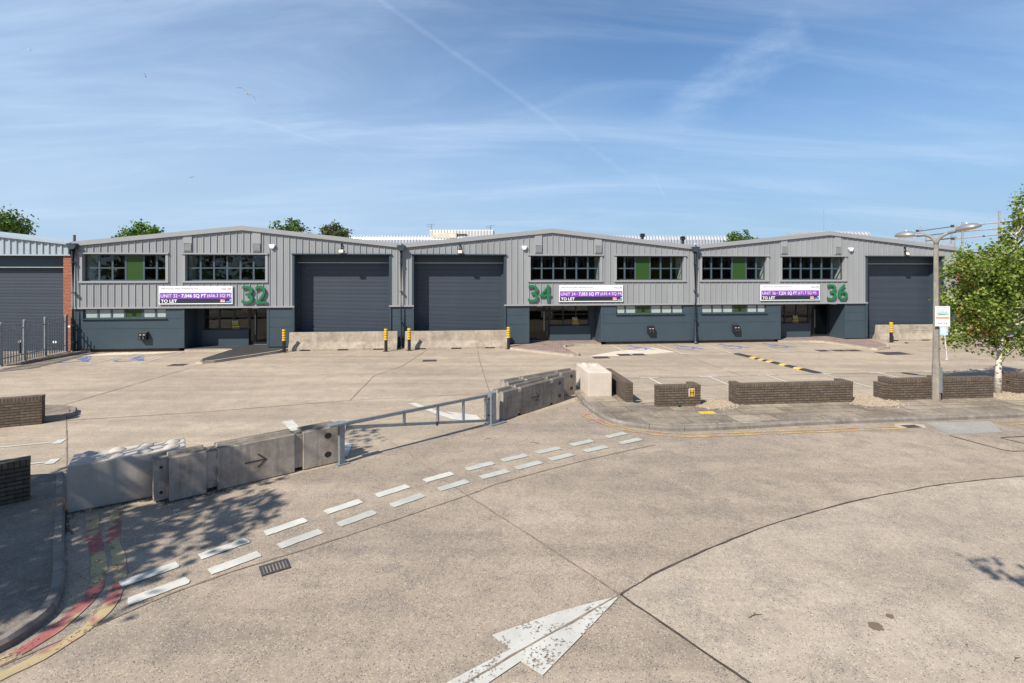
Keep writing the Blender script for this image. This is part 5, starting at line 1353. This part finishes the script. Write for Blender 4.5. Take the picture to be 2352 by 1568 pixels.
ps = thing('parking_sign', 'white and mint parking conditions sign on the lamp post', 'sign', (13.29, 15.87, 2.44), R(-8))
MB().box(-0.16, 0.25, -0.012, 0, 0, 0.62).build('plate', 'signwhite', ps)
MB().box(-0.145, 0.235, -0.014, -0.0125, 0.27, 0.545).build('mint_panel', 'mint', ps)
MB().box(-0.145, 0.235, -0.016, -0.0145, 0.235, 0.285).build('orange_strip', 'orange', ps)
t = MB(); wall_text(t, 'PARKING CONDITIONS', -0.12, 0.572, -0.0145, height=0.026, width=0.33, bold=0.015); t.build('heading', 'signblack', ps, normals=False)
pbx = MB().box(0.02, 0.075, -0.016, -0.0145, 0.475, 0.53).build('symbol', 'orange', ps)
MB().box(0.027, 0.068, -0.0175, -0.0162, 0.482, 0.523).build('symbol_field', 'signwhite', pbx)
t = MB(); wall_text(t, 'P', 0.038, 0.488, -0.0185, height=0.03, width=0.02, bold=0.02); t.build('symbol_letter', 'orange', pbx, normals=False)
for z in (0.41, 0.345):
    q = MB().box(-0.138, -0.098, -0.016, -0.0145, z - 0.01, z + 0.045).build('symbol', 'orange', ps); MB().box(-0.13, -0.106, -0.0175, -0.0162, z, z + 0.035).build('symbol_field', 'signwhite', q)
tl = MB()
for z, w in ((0.435, 0.27), (0.385, 0.28), (0.367, 0.30), (0.35, 0.20)): tl.box(-0.085, -0.085 + w, -0.016, -0.0145, z, z + 0.008)
tl.box(-0.14, 0.22, -0.0145, -0.0125, 0.125, 0.135)
tl.build('small_print', 'signgrey', ps)
tl = MB()
for x in (-0.10, -0.065, -0.03, 0.0): tl.box(x, x + 0.022, -0.0145, -0.0125, 0.065, 0.095)
tl.build('company_mark', 'signgrey', ps)
for x, m_ in ((0.10, 'orange'), (0.15, 'signblack')): MB().poly([(x + 0.02 * math.cos(R(30 * k)), -0.0135, 0.08 + 0.02 * math.sin(R(30 * k))) for k in range(12)]).build('badge', m_, ps, normals=False)
bn = thing('paper_notice', 'small pale blue notice tied to the lamp post under the parking sign', 'notice', (13.36, 15.85, 2.14), R(-8))
MB().box(-0.11, 0.12, -0.006, 0, 0.03, 0.28).build('sheet', 'noticeblue', bn)
tl = MB()
for k in range(6): tl.box(-0.09 + 0.01 * (k % 2), 0.09 - 0.02 * (k % 3), -0.008, -0.0062, 0.06 + k * 0.035, 0.075 + k * 0.035)
tl.build('print', 'signwhite', bn)
MB().tube([(0.03, 0.0, 0.06), (0.06, -0.01, -0.35), (0.09, -0.01, -0.68)], 0.008, 6).tube([(0.09, -0.01, -0.68), (0.05, -0.01, -0.74)], 0.008, 6).tube([(0.09, -0.01, -0.68), (0.12, -0.01, -0.74)], 0.008, 6).build('cable_tie', 'whitemetal', bn)

# ------------------------------------------------------------------ speed hump, covers, gullies
sh_ = thing('speed_hump', 'black rubber speed hump with yellow segments across the yard lane', 'speed hump', E(10.98, -3.85), math.atan2(*(lambda v: (v.y, v.x))((E(11.62, -9.1) - E(10.98, -3.85)).normalized())))
HL = (E(11.62, -9.1) - E(10.98, -3.85)).length
ypos = [(0.235, 0.30), (0.345, 0.40), (0.445, 0.50), (0.60, 0.66), (0.76, 0.825)]
edges = [0.03]; 
for a, b in ypos: edges += [a, b]
edges.append(0.97)
prof = [(-0.20, 0.0), (-0.19, 0.012), (-0.09, 0.048), (0.0, 0.055), (0.09, 0.048), (0.19, 0.012), (0.20, 0.0)]
for i, (a, b) in enumerate(zip(edges, edges[1:])):
    MB().xprism(prof, a * HL + 0.004, b * HL - 0.004).build('yellow_segment' if i % 2 else 'black_segment', 'humpyellow' if i % 2 else 'rubber', sh_)
for a, d in ((0.03, -1), (0.97, 1)):
    vs, fs = [], []
    for k, x in enumerate((0, 0.10, 0.16)):
        f = (1, 0.85, 0.5)[k]
        for y, z in prof: vs.append((a * HL + d * x, y * f, z * (1, 0.7, 0.05)[k]))
    n = len(prof)
    for k in range(2):
        for j in range(n - 1): fs.append((k * n + j, k * n + j + 1, (k + 1) * n + j + 1, (k + 1) * n + j))
    MB().add(vs, fs).build('end_cap', 'rubber', sh_, normals=False)

def cover(loc, rotz, w, d, label, mat='iron', name='manhole_cover', group='dark iron covers in the yard'):
    r = thing(name, label, 'cover', loc, rotz, group)
    MB().box(-w / 2 - 0.04, w / 2 + 0.04, -d / 2 - 0.04, d / 2 + 0.04, -0.02, 0.006).build('frame', 'rust', r)
    l = MB().box(-w / 2, w / 2, -d / 2, d / 2, 0.0, 0.010)
    for k in range(5): l.box(-w / 2 + 0.04, w / 2 - 0.04, -d / 2 + d * (k + 0.6) / 5.6, -d / 2 + d * (k + 0.9) / 5.6, 0.010, 0.014)
    l.build('lid', mat, r)
for x, y, w, d, lb in ((-3.84, 23.85, 0.58, 0.42, 'dark rectangular iron cover alone before the unit 34 jersey barrier'),
                       (-14.85, 22.75, 0.6, 0.45, 'dark iron cover beside the tip of the asphalt entrance pavement'),
                       (4.3, 24.75, 0.72, 0.45, 'dark iron cover left of a pair beside the block paving tip'),
                       (5.62, 25.55, 0.62, 0.5, 'left iron cover of the pair under a bay line near unit 34'),
                       (6.32, 25.65, 0.6, 0.5, 'right iron cover of the pair under a bay line near unit 34'),
                       (16.35, 26.9, 0.62, 0.45, 'leftmost of the three iron covers before the unit 36 entrance'),
                       (17.2, 26.95, 0.66, 0.45, 'middle of the three iron covers before the unit 36 entrance'),
                       (18.0, 27.0, 0.62, 0.45, 'rightmost of the three iron covers before the unit 36 entrance'),
                       (19.35, 26.0, 1.35, 0.75, 'large iron cover beyond the tip of the unit 36 block paving')):
    cover((x, y, 0.0), TH, w, d, lb)

gy = thing('road_gully', 'cast iron road gully grating beside the give way dashes', 'drain', (-3.30, 7.12, 0.0), math.atan2(0.19, 0.28))
G = MB(); w, d = 0.34, 0.26
w, d = 0.36, 0.27
G.box(-w / 2, w / 2, -d / 2, -d / 2 + 0.035, -0.02, 0.012).box(-w / 2, w / 2, d / 2 - 0.035, d / 2, -0.02, 0.012)
G.box(-w / 2, -w / 2 + 0.025, -d / 2, d / 2, -0.02, 0.0125).box(w / 2 - 0.025, w / 2, -d / 2, d / 2, -0.02, 0.0125)
for k in range(7): x = -w / 2 + 0.05 + k * 0.0433; G.box(x - 0.011, x + 0.011, -d / 2 + 0.03, d / 2 - 0.03, -0.02, 0.0115)
G.build('grating', 'iron', gy)
MB().box(-w / 2, w / 2, -d / 2, d / 2, -0.0215, 0.0055).build('pit', 'pit', gy)
kg = thing('kerb_gully', 'rusty gully in broken concrete beside the right kerb', 'drain', (10.62, 13.62, 0.0), 0.12)
MB().poly([(-0.45, 0.05, 0.003), (-0.35, -0.14, 0.003), (0.3, -0.17, 0.003), (0.5, 0.12, 0.003), (0.2, 0.30, 0.003), (-0.2, 0.3, 0.003)]).build('surround', 'kerbpale', kg)
MB().box(-0.2, 0.22, -0.11, 0.13, 0.004, 0.012).build('frame', 'rust', kg)
g = MB()
for k in range(6): g.box(-0.16 + k * 0.062, -0.12 + k * 0.062, -0.09, 0.11, 0.012, 0.018)
g.build('grating', 'iron', kg)

# bits lying about
rnd = random.Random(8)
gl = thing('dropped_glove', 'black glove lying before the FOR HIRE barrier', 'glove', E(22.95, -1.25, 0.005), 0.3)
MB().add([(-0.16, 0, 0), (-0.05, -0.07, 0), (0.07, -0.05, 0), (0.22, -0.02, 0), (0.06, 0.06, 0), (-0.08, 0.07, 0), (-0.04, 0, 0.06), (0.06, 0.01, 0.03)],
         [(0, 1, 6), (1, 2, 7, 6), (2, 3, 7), (3, 4, 7), (4, 5, 6, 7), (5, 0, 6)]).build('cloth', 'black', gl)
for i, (x, y, l, a, lb) in enumerate(((5.35, 5.42, 0.12, 0.4, 'broken dark twig lying nearest the lower right corner'), (5.0, 5.62, 0.07, 0.8, 'shortest dark twig on the road near the lower right'), (-0.6, 12.6, 0.2, 0.5, 'thin twig lying before the gate hinge post'), (0.55, 12.3, 0.26, -0.4, 'dark twig lying between the weathered barrier and the dashes'), (2.9, 6.1, 0.2, 0.3, 'long thin twig on the pale road slab'))):
    r = thing('fallen_twig', lb, 'twig', (x, y, 0.006), a, 'fallen twigs on the road')
    MB().tube([(-l / 2, 0, 0.004), (0, l * 0.1, 0.008), (l / 2, 0, 0.004)], [0.003, 0.0045, 0.002], 6).build('stem', 'twig', r)
    MB().tube([(0, l * 0.1, 0.008), (l * 0.25, l * 0.3, 0.004)], [0.003, 0.0015], 5).build('side_shoot', 'twig', r)
dl = MB()
def litter(a, b, w, n):
    for _ in range(n):
        t = rnd.random(); x = a[0] + (b[0] - a[0]) * t + rnd.gauss(0, w); y = a[1] + (b[1] - a[1]) * t + rnd.gauss(0, w)
        r_ = rnd.uniform(0.008, 0.028); q = rnd.uniform(0, 6)
        dl.add([(x + r_ * math.cos(q + k * 1.6) * (1 if k % 2 else 0.5), y + r_ * math.sin(q + k * 1.6) * (1 if k % 2 else 0.5), 0.006 + rnd.uniform(0, 0.012)) for k in range(4)], [(0, 1, 2, 3)])
litter((-7.7, 8.65), (-6.2, 9.55), 0.05, 500); litter((-7.75, 8.75), (-7.0, 8.0), 0.07, 420); litter((-6.2, 9.1), (-5.3, 9.7), 0.03, 160)
litter((2.0, 17.4), (2.25, 15.7), 0.05, 120); litter((-21.6, 26.0), (-18.5, 26.5), 0.10, 150); litter((-1.5, 14.2), (1.5, 16.3), 0.9, 30); litter((2.3, 15.2), (2.6, 14.2), 0.04, 60)
tag(dl.build('leaf_litter', 'debris', normals=False), 'dark leaf litter gathered along the foot of blocks and kerbs', 'litter', kind='stuff')

# ------------------------------------------------------------------ trees
def leaf_mesh(mb_v, mb_f, c, size, rnd, droop=0.0, flat=0.3):
    L = size * rnd.uniform(0.7, 1.25); W = L * 0.42
    n = Vector((rnd.gauss(0, 1), rnd.gauss(0, 1), rnd.gauss(0, 1) + flat)); n.normalize()
    a = n.orthogonal().normalized(); a.rotate(Matrix.Rotation(rnd.uniform(0, 6.28), 3, n))
    if droop: a = (a - Vector((0, 0, droop))).normalized()
    b = n.cross(a).normalized()
    o = len(mb_v)
    mb_v.extend([(c - a * L * 0.5), (c + b * W - a * L * 0.08 + n * L * 0.06), (c + a * L * 0.5), (c - b * W - a * L * 0.08 + n * L * 0.06)])
    mb_f.append((o, o + 1, o + 2)); mb_f.append((o, o + 2, o + 3))

def tree(name, label, base, blobs, size, nleaf, leafm, barkm, trunk, seed, group=None, clump=0.35, per=45, droop=0.0, r0=0.15, limbs=True, flat=0.4, cat='tree'):
    """blobs: (x,y,z,rx,ry,rz,weight) relative to the base; leaves sit in clumps spread through them"""
    rnd = random.Random(seed)
    r = thing(name, label, cat, base, 0, group)
    tr = MB(); tp = [Vector(p) for p in trunk]
    tr.tube(tp, [r0 * (1.25 if i == 0 else 1) * (1 - 0.8 * i / (len(tp) - 1)) + 0.01 for i in range(len(tp))], 10)
    tw = sum(b[6] for b in blobs); V, Fc = [], []
    for bx, by, bz, rx, ry, rz, w in blobs:
        n = int(nleaf * w / tw); nc = max(3, n // per)
        for k in range(nc):
            while True:
                u = Vector((rnd.uniform(-1, 1), rnd.uniform(-1, 1), rnd.uniform(-1, 1)))
                if u.length <= 1 and (u.length > 0.35 or rnd.random() < 0.4): break
            c = Vector((bx + u.x * rx, by + u.y * ry, bz + u.z * rz))
            cr = clump * rnd.uniform(0.6, 1.3)
            if limbs and rnd.random() < 0.55:
                zt = max(tp[1].z * 0.7, min(c.z - abs(c.x) * 0.35 - 0.2, tp[-1].z)); 
                s0 = tp[-1]
                for a, b in zip(tp, tp[1:]):
                    if a.z <= zt <= b.z: s0 = a + (b - a) * ((zt - a.z) / max(b.z - a.z, 1e-4))
                m = (s0 + c) / 2 + Vector((rnd.uniform(-.1, .1), rnd.uniform(-.1, .1), 0.12 * (c - s0).length * 0.6))
                tr.tube([s0, m, c], [r0 * 0.26, r0 * 0.14, 0.006], 5, False)
            sc_ = Vector((1, 1, 0.8)) if not droop else Vector((0.8, 0.8, 1.25))
            for q in range(per):
                p = c + Vector((rnd.gauss(0, cr * 0.55) * sc_.x, rnd.gauss(0, cr * 0.55) * sc_.y, rnd.gauss(0, cr * 0.55) * sc_.z - (cr * 0.3 if droop else 0)))
                leaf_mesh(V, Fc, p, size, rnd, droop, flat)
    tr.build('trunk', barkm, r, smooth=True, normals=False)
    me = bpy.data.meshes.new('crown'); me.from_pydata(V, [], Fc); me.materials.append(M[leafm])
    o = bpy.data.objects.new('crown', me); col.objects.link(o); o.parent = r
    return r

# silver birch in the gap of the wall
bl = [(-0.75, 0.0, 2.75, 0.95, 0.9, 0.95, 3.0), (0.35, 0.1, 2.9, 1.15, 1.0, 1.05, 4.0), (-0.45, 0.0, 4.0, 1.15, 1.0, 0.95, 4.0), (0.55, 0.1, 4.3, 1.0, 0.9, 0.85, 3.4), (1.15, 0.1, 3.4, 0.9, 0.8, 1.2, 2.2),
      (0.95, 0.1, 5.3, 0.55, 0.5, 0.8, 1.4), (1.1, 0.1, 6.15, 0.42, 0.4, 0.65, 0.9), (-1.35, 0.0, 2.0, 0.45, 0.4, 0.28, 0.35), (-1.55, 0, 3.15, 0.35, 0.3, 0.3, 0.25), (0.7, 0.1, 1.75, 0.9, 0.6, 0.35, 0.8), (-0.2, 0.1, 1.75, 0.6, 0.5, 0.25, 0.5), (-1.15, 0.05, 4.35, 0.35, 0.3, 0.35, 0.3)]
tree('birch_tree', 'young silver birch with white bark in the gap of the right brick walls', (16.12, 17.0, 0.1), bl, 0.104, 17500, 'birchleaf', 'birchbark',
     [(0, 0, -0.05), (0.03, 0, 0.8), (0.10, 0, 1.7), (0.22, 0, 2.7), (0.40, 0.05, 3.9), (0.72, 0.1, 5.2), (1.05, 0.1, 6.4)], 3, None, 0.27, 32, 0.25, 0.088, True, 0.9)
# crowns showing above the roofs
G_ = 'trees beyond the warehouse roofs'
def far(name, label, u0, u1, vtop, Y, leafm, seed, n=2600, size=0.34):
    x0, x1 = (u0 - 1175.5) / 1175 * Y, (u1 - 1175.5) / 1175 * Y; zt = 4.1 + (626 - vtop) / 1175 * Y
    w = (x1 - x0) / 2; cx = (x0 + x1) / 2
    rnd = random.Random(seed); h = max(2.0, w * 0.9)
    bl = [(0, 0, zt - h * 0.75, w * 0.85, w * 0.7, h * 0.72, 3)]
    for k in range(6):
        a = rnd.uniform(-1, 1); bl.append((a * w * 0.75, rnd.uniform(-.5, .5) * w, zt - h * (0.45 + 0.55 * abs(a)) - rnd.uniform(0, h * 0.3), w * 0.32, w * 0.32, h * 0.30, 0.7))
    tree(name, label, (cx, Y, 0), bl, size, int(n * 2.0), leafm, 'bark', [(0, 0, -0.2), (0.1, 0, zt * 0.4), (0, 0.1, zt * 0.65), (0.1, 0, zt * 0.9)], seed, G_, w * 0.20, 34, 0, 0.25)
far('oak_tree', 'dark broadleaf tree above the pale blue workshop roof', -70, 72, 482, 45, 'leaf', 11, 4600, 0.22)
far('oak_tree', 'bright green tree top above the left slope of unit 32', 276, 384, 512, 62, 'leafbright', 12, 2600, 0.32)
far('oak_tree', 'mid green tree top just right of the unit 32 ridge', 604, 722, 506, 63, 'leaf', 13, 3000, 0.30)
far('willow_tree', 'olive tree top beside the left end of the silver shed', 726, 806, 511, 62, 'leafolive', 14, 2600, 0.26)
far('oak_tree', 'green tree top before the silver shed, left slope of unit 36', 1655, 1745, 529, 60, 'leaf', 15, 2400, 0.26)
# trees beside and behind the photographer: their shade falls into the picture
tree('shade_tree', 'broadleaf tree shading the left pavement', (-13.0, 2.6, 0.0), [(0.8, -0.9, 6.2, 2.4, 2.1, 1.2, 6), (-0.8, 0.8, 6.0, 2.0, 1.6, 1.0, 3.2), (0.6, 1.9, 6.0, 1.5, 1.2, 0.9, 2.4), (3.1, 0.7, 6.4, 2.0, 1.9, 0.9, 2.3), (3.0, 3.2, 8.8, 1.2, 1.5, 1.0, 0.5)], 0.19, 11800, 'leaf', 'bark',
     [(0, 0, -0.1), (0.3, 0.1, 2.5), (0.7, 0.2, 4.6), (1.2, 0.5, 7.0)], 21, 'trees behind the photographer', 0.40, 36, 0, 0.2)
tree('shade_tree', 'broadleaf tree at the right, twigs shading the road corner', (6.5, -2.2, 0.0), [(-1.3, 2.6, 7.6, 1.6, 1.6, 1.1, 2.4), (-3.55, 4.15, 6.15, 0.42, 0.42, 0.3, 0.12), (-3.0, 3.9, 6.3, 0.3, 0.3, 0.3, 0.14)], 0.15, 2600, 'leaf', 'bark',
     [(0, 0, -0.1), (-0.2, 0.4, 3.0), (-0.7, 1.4, 5.6), (-1.4, 2.5, 7.6)], 22, 'trees behind the photographer', 0.3, 30, 0, 0.2)
for i, (x, y, h) in enumerate(((-46, -9, 9), (-38, -11, 10), (-30, -10, 9.5), (-22, -12, 10), (-15, -10, 9))):
    tree('shade_tree', 'roadside tree behind the photographer mirrored in unit 32', (x, y, 0), [(0, 0, h * 0.55, 4.2, 3.2, h * 0.42, 4), (1, 0, h * 0.3, 3.5, 3, h * 0.25, 1.5)], 0.5, 1500, 'leaf', 'bark',
         [(0, 0, -0.1), (0, 0, 3), (0.2, 0, h * 0.8)], 30 + i, 'trees behind the photographer', 1.0, 30, 0, 0.22)
# small weeds at the wall feet
for x, y, z, s_, mt, lb in ((4.98, 15.25, 0.1, 0.055, 'leaf', 'small green weed at the foot of the hydrant sign wall'), (17.55, 16.72, 0.1, 0.22, 'leafolive', 'brown dry shrub against the wall right of the birch')):
    tree('weed', lb, (x, y, z), [(0, 0, s_, s_ * 0.8, s_ * 0.5, s_ * 0.9, 1)], s_ * 0.5, 140, mt, 'twig', [(0, 0, 0), (0, 0, s_), (0.02, 0, s_ * 1.7)], int(x * 10), None, s_ * 0.4, 14, 0, 0.012, True, 0.4, 'plant')

# ------------------------------------------------------------------ gulls
def gull(u, v, Y, rot, bank, label, k=1.0, dark=False):
    p = sp(u, v, Y)
    r = thing('seagull', label, 'bird', p, 0, 'gulls gliding over the yard'); r.rotation_euler = (R(8), bank, rot); r.scale = (k, k, k)
    body = [(-0.26, 0.004, 0.0), (-0.20, 0.03, 0.0), (-0.05, 0.062, -0.005), (0.10, 0.06, 0.0), (0.19, 0.045, 0.015), (0.25, 0.04, 0.022), (0.30, 0.012, 0.015)]
    vs, fs = [], []; n = 10
    for x, rr, z in body:
        for q in range(n): t = 2 * math.pi * q / n; vs.append((rr * math.cos(t), -x, z + rr * 0.9 * math.sin(t)))
    for i in range(len(body) - 1):
        for q in range(n): fs.append((i * n + q, i * n + (q + 1) % n, (i + 1) * n + (q + 1) % n, (i + 1) * n + q))
    fs.append(tuple(range(n))); fs.append(tuple((len(body) - 1) * n + q for q in range(n)))
    MB().add(vs, fs).build('body', 'gulldark' if dark else 'gullwhite', r, smooth=True)
    MB().tube([(0, -0.29, 0.012), (0, -0.35, 0.0)], [0.012, 0.003], 6).build('beak', 'beak', r)
    MB().add([(-0.03, 0.2, 0), (0.03, 0.2, 0), (0.07, 0.36, 0), (-0.07, 0.36, 0), (0, 0.28, 0.012)], [(0, 1, 4), (1, 2, 4), (2, 3, 4), (3, 0, 4)]).build('tail', 'gullwhite', r, normals=False)
    for s_ in (-1, 1):
        st_ = [(0.04, -0.10, 0.07, 0.02, 0.02), (0.24, -0.15, 0.05, 0.10, 0.014), (0.42, -0.11, 0.05, 0.10, 0.010), (0.70, 0.06, 0.12, -0.08, 0.004)]
        vs, fs = [], []
        for x, y0, y1, z, th in st_:
            vs += [(s_ * x, y0, z), (s_ * x, (y0 + y1) / 2, z + th), (s_ * x, y1, z), (s_ * x, (y0 + y1) / 2, z - th)]
        for i in range(2):
            for q in range(4): fs.append((i * 4 + q, i * 4 + (q + 1) % 4, i * 4 + 4 + (q + 1) % 4, i * 4 + 4 + q))
        w = MB().add(vs[:12], fs).build('wing', 'gulldark' if dark else 'gullgrey', r)
        MB().add(vs[8:], [(q, (q + 1) % 4, 4 + (q + 1) % 4, 4 + q) for q in range(4)] + [(4, 5, 6, 7)]).build('wing_tip', 'gulldark', w)
gull(567, 215, 34, R(25), R(34), 'largest gull, wings arched, nearest in the sky')
gull(62, 114, 78, R(80), R(-15), 'small gull at the far upper left')
gull(333, 173, 92, R(110), R(10), 'smallest white gull left of the large one')
gull(440, 407, 88, R(70), R(-25), 'lone dark gull low over unit 32', 1.0, True)
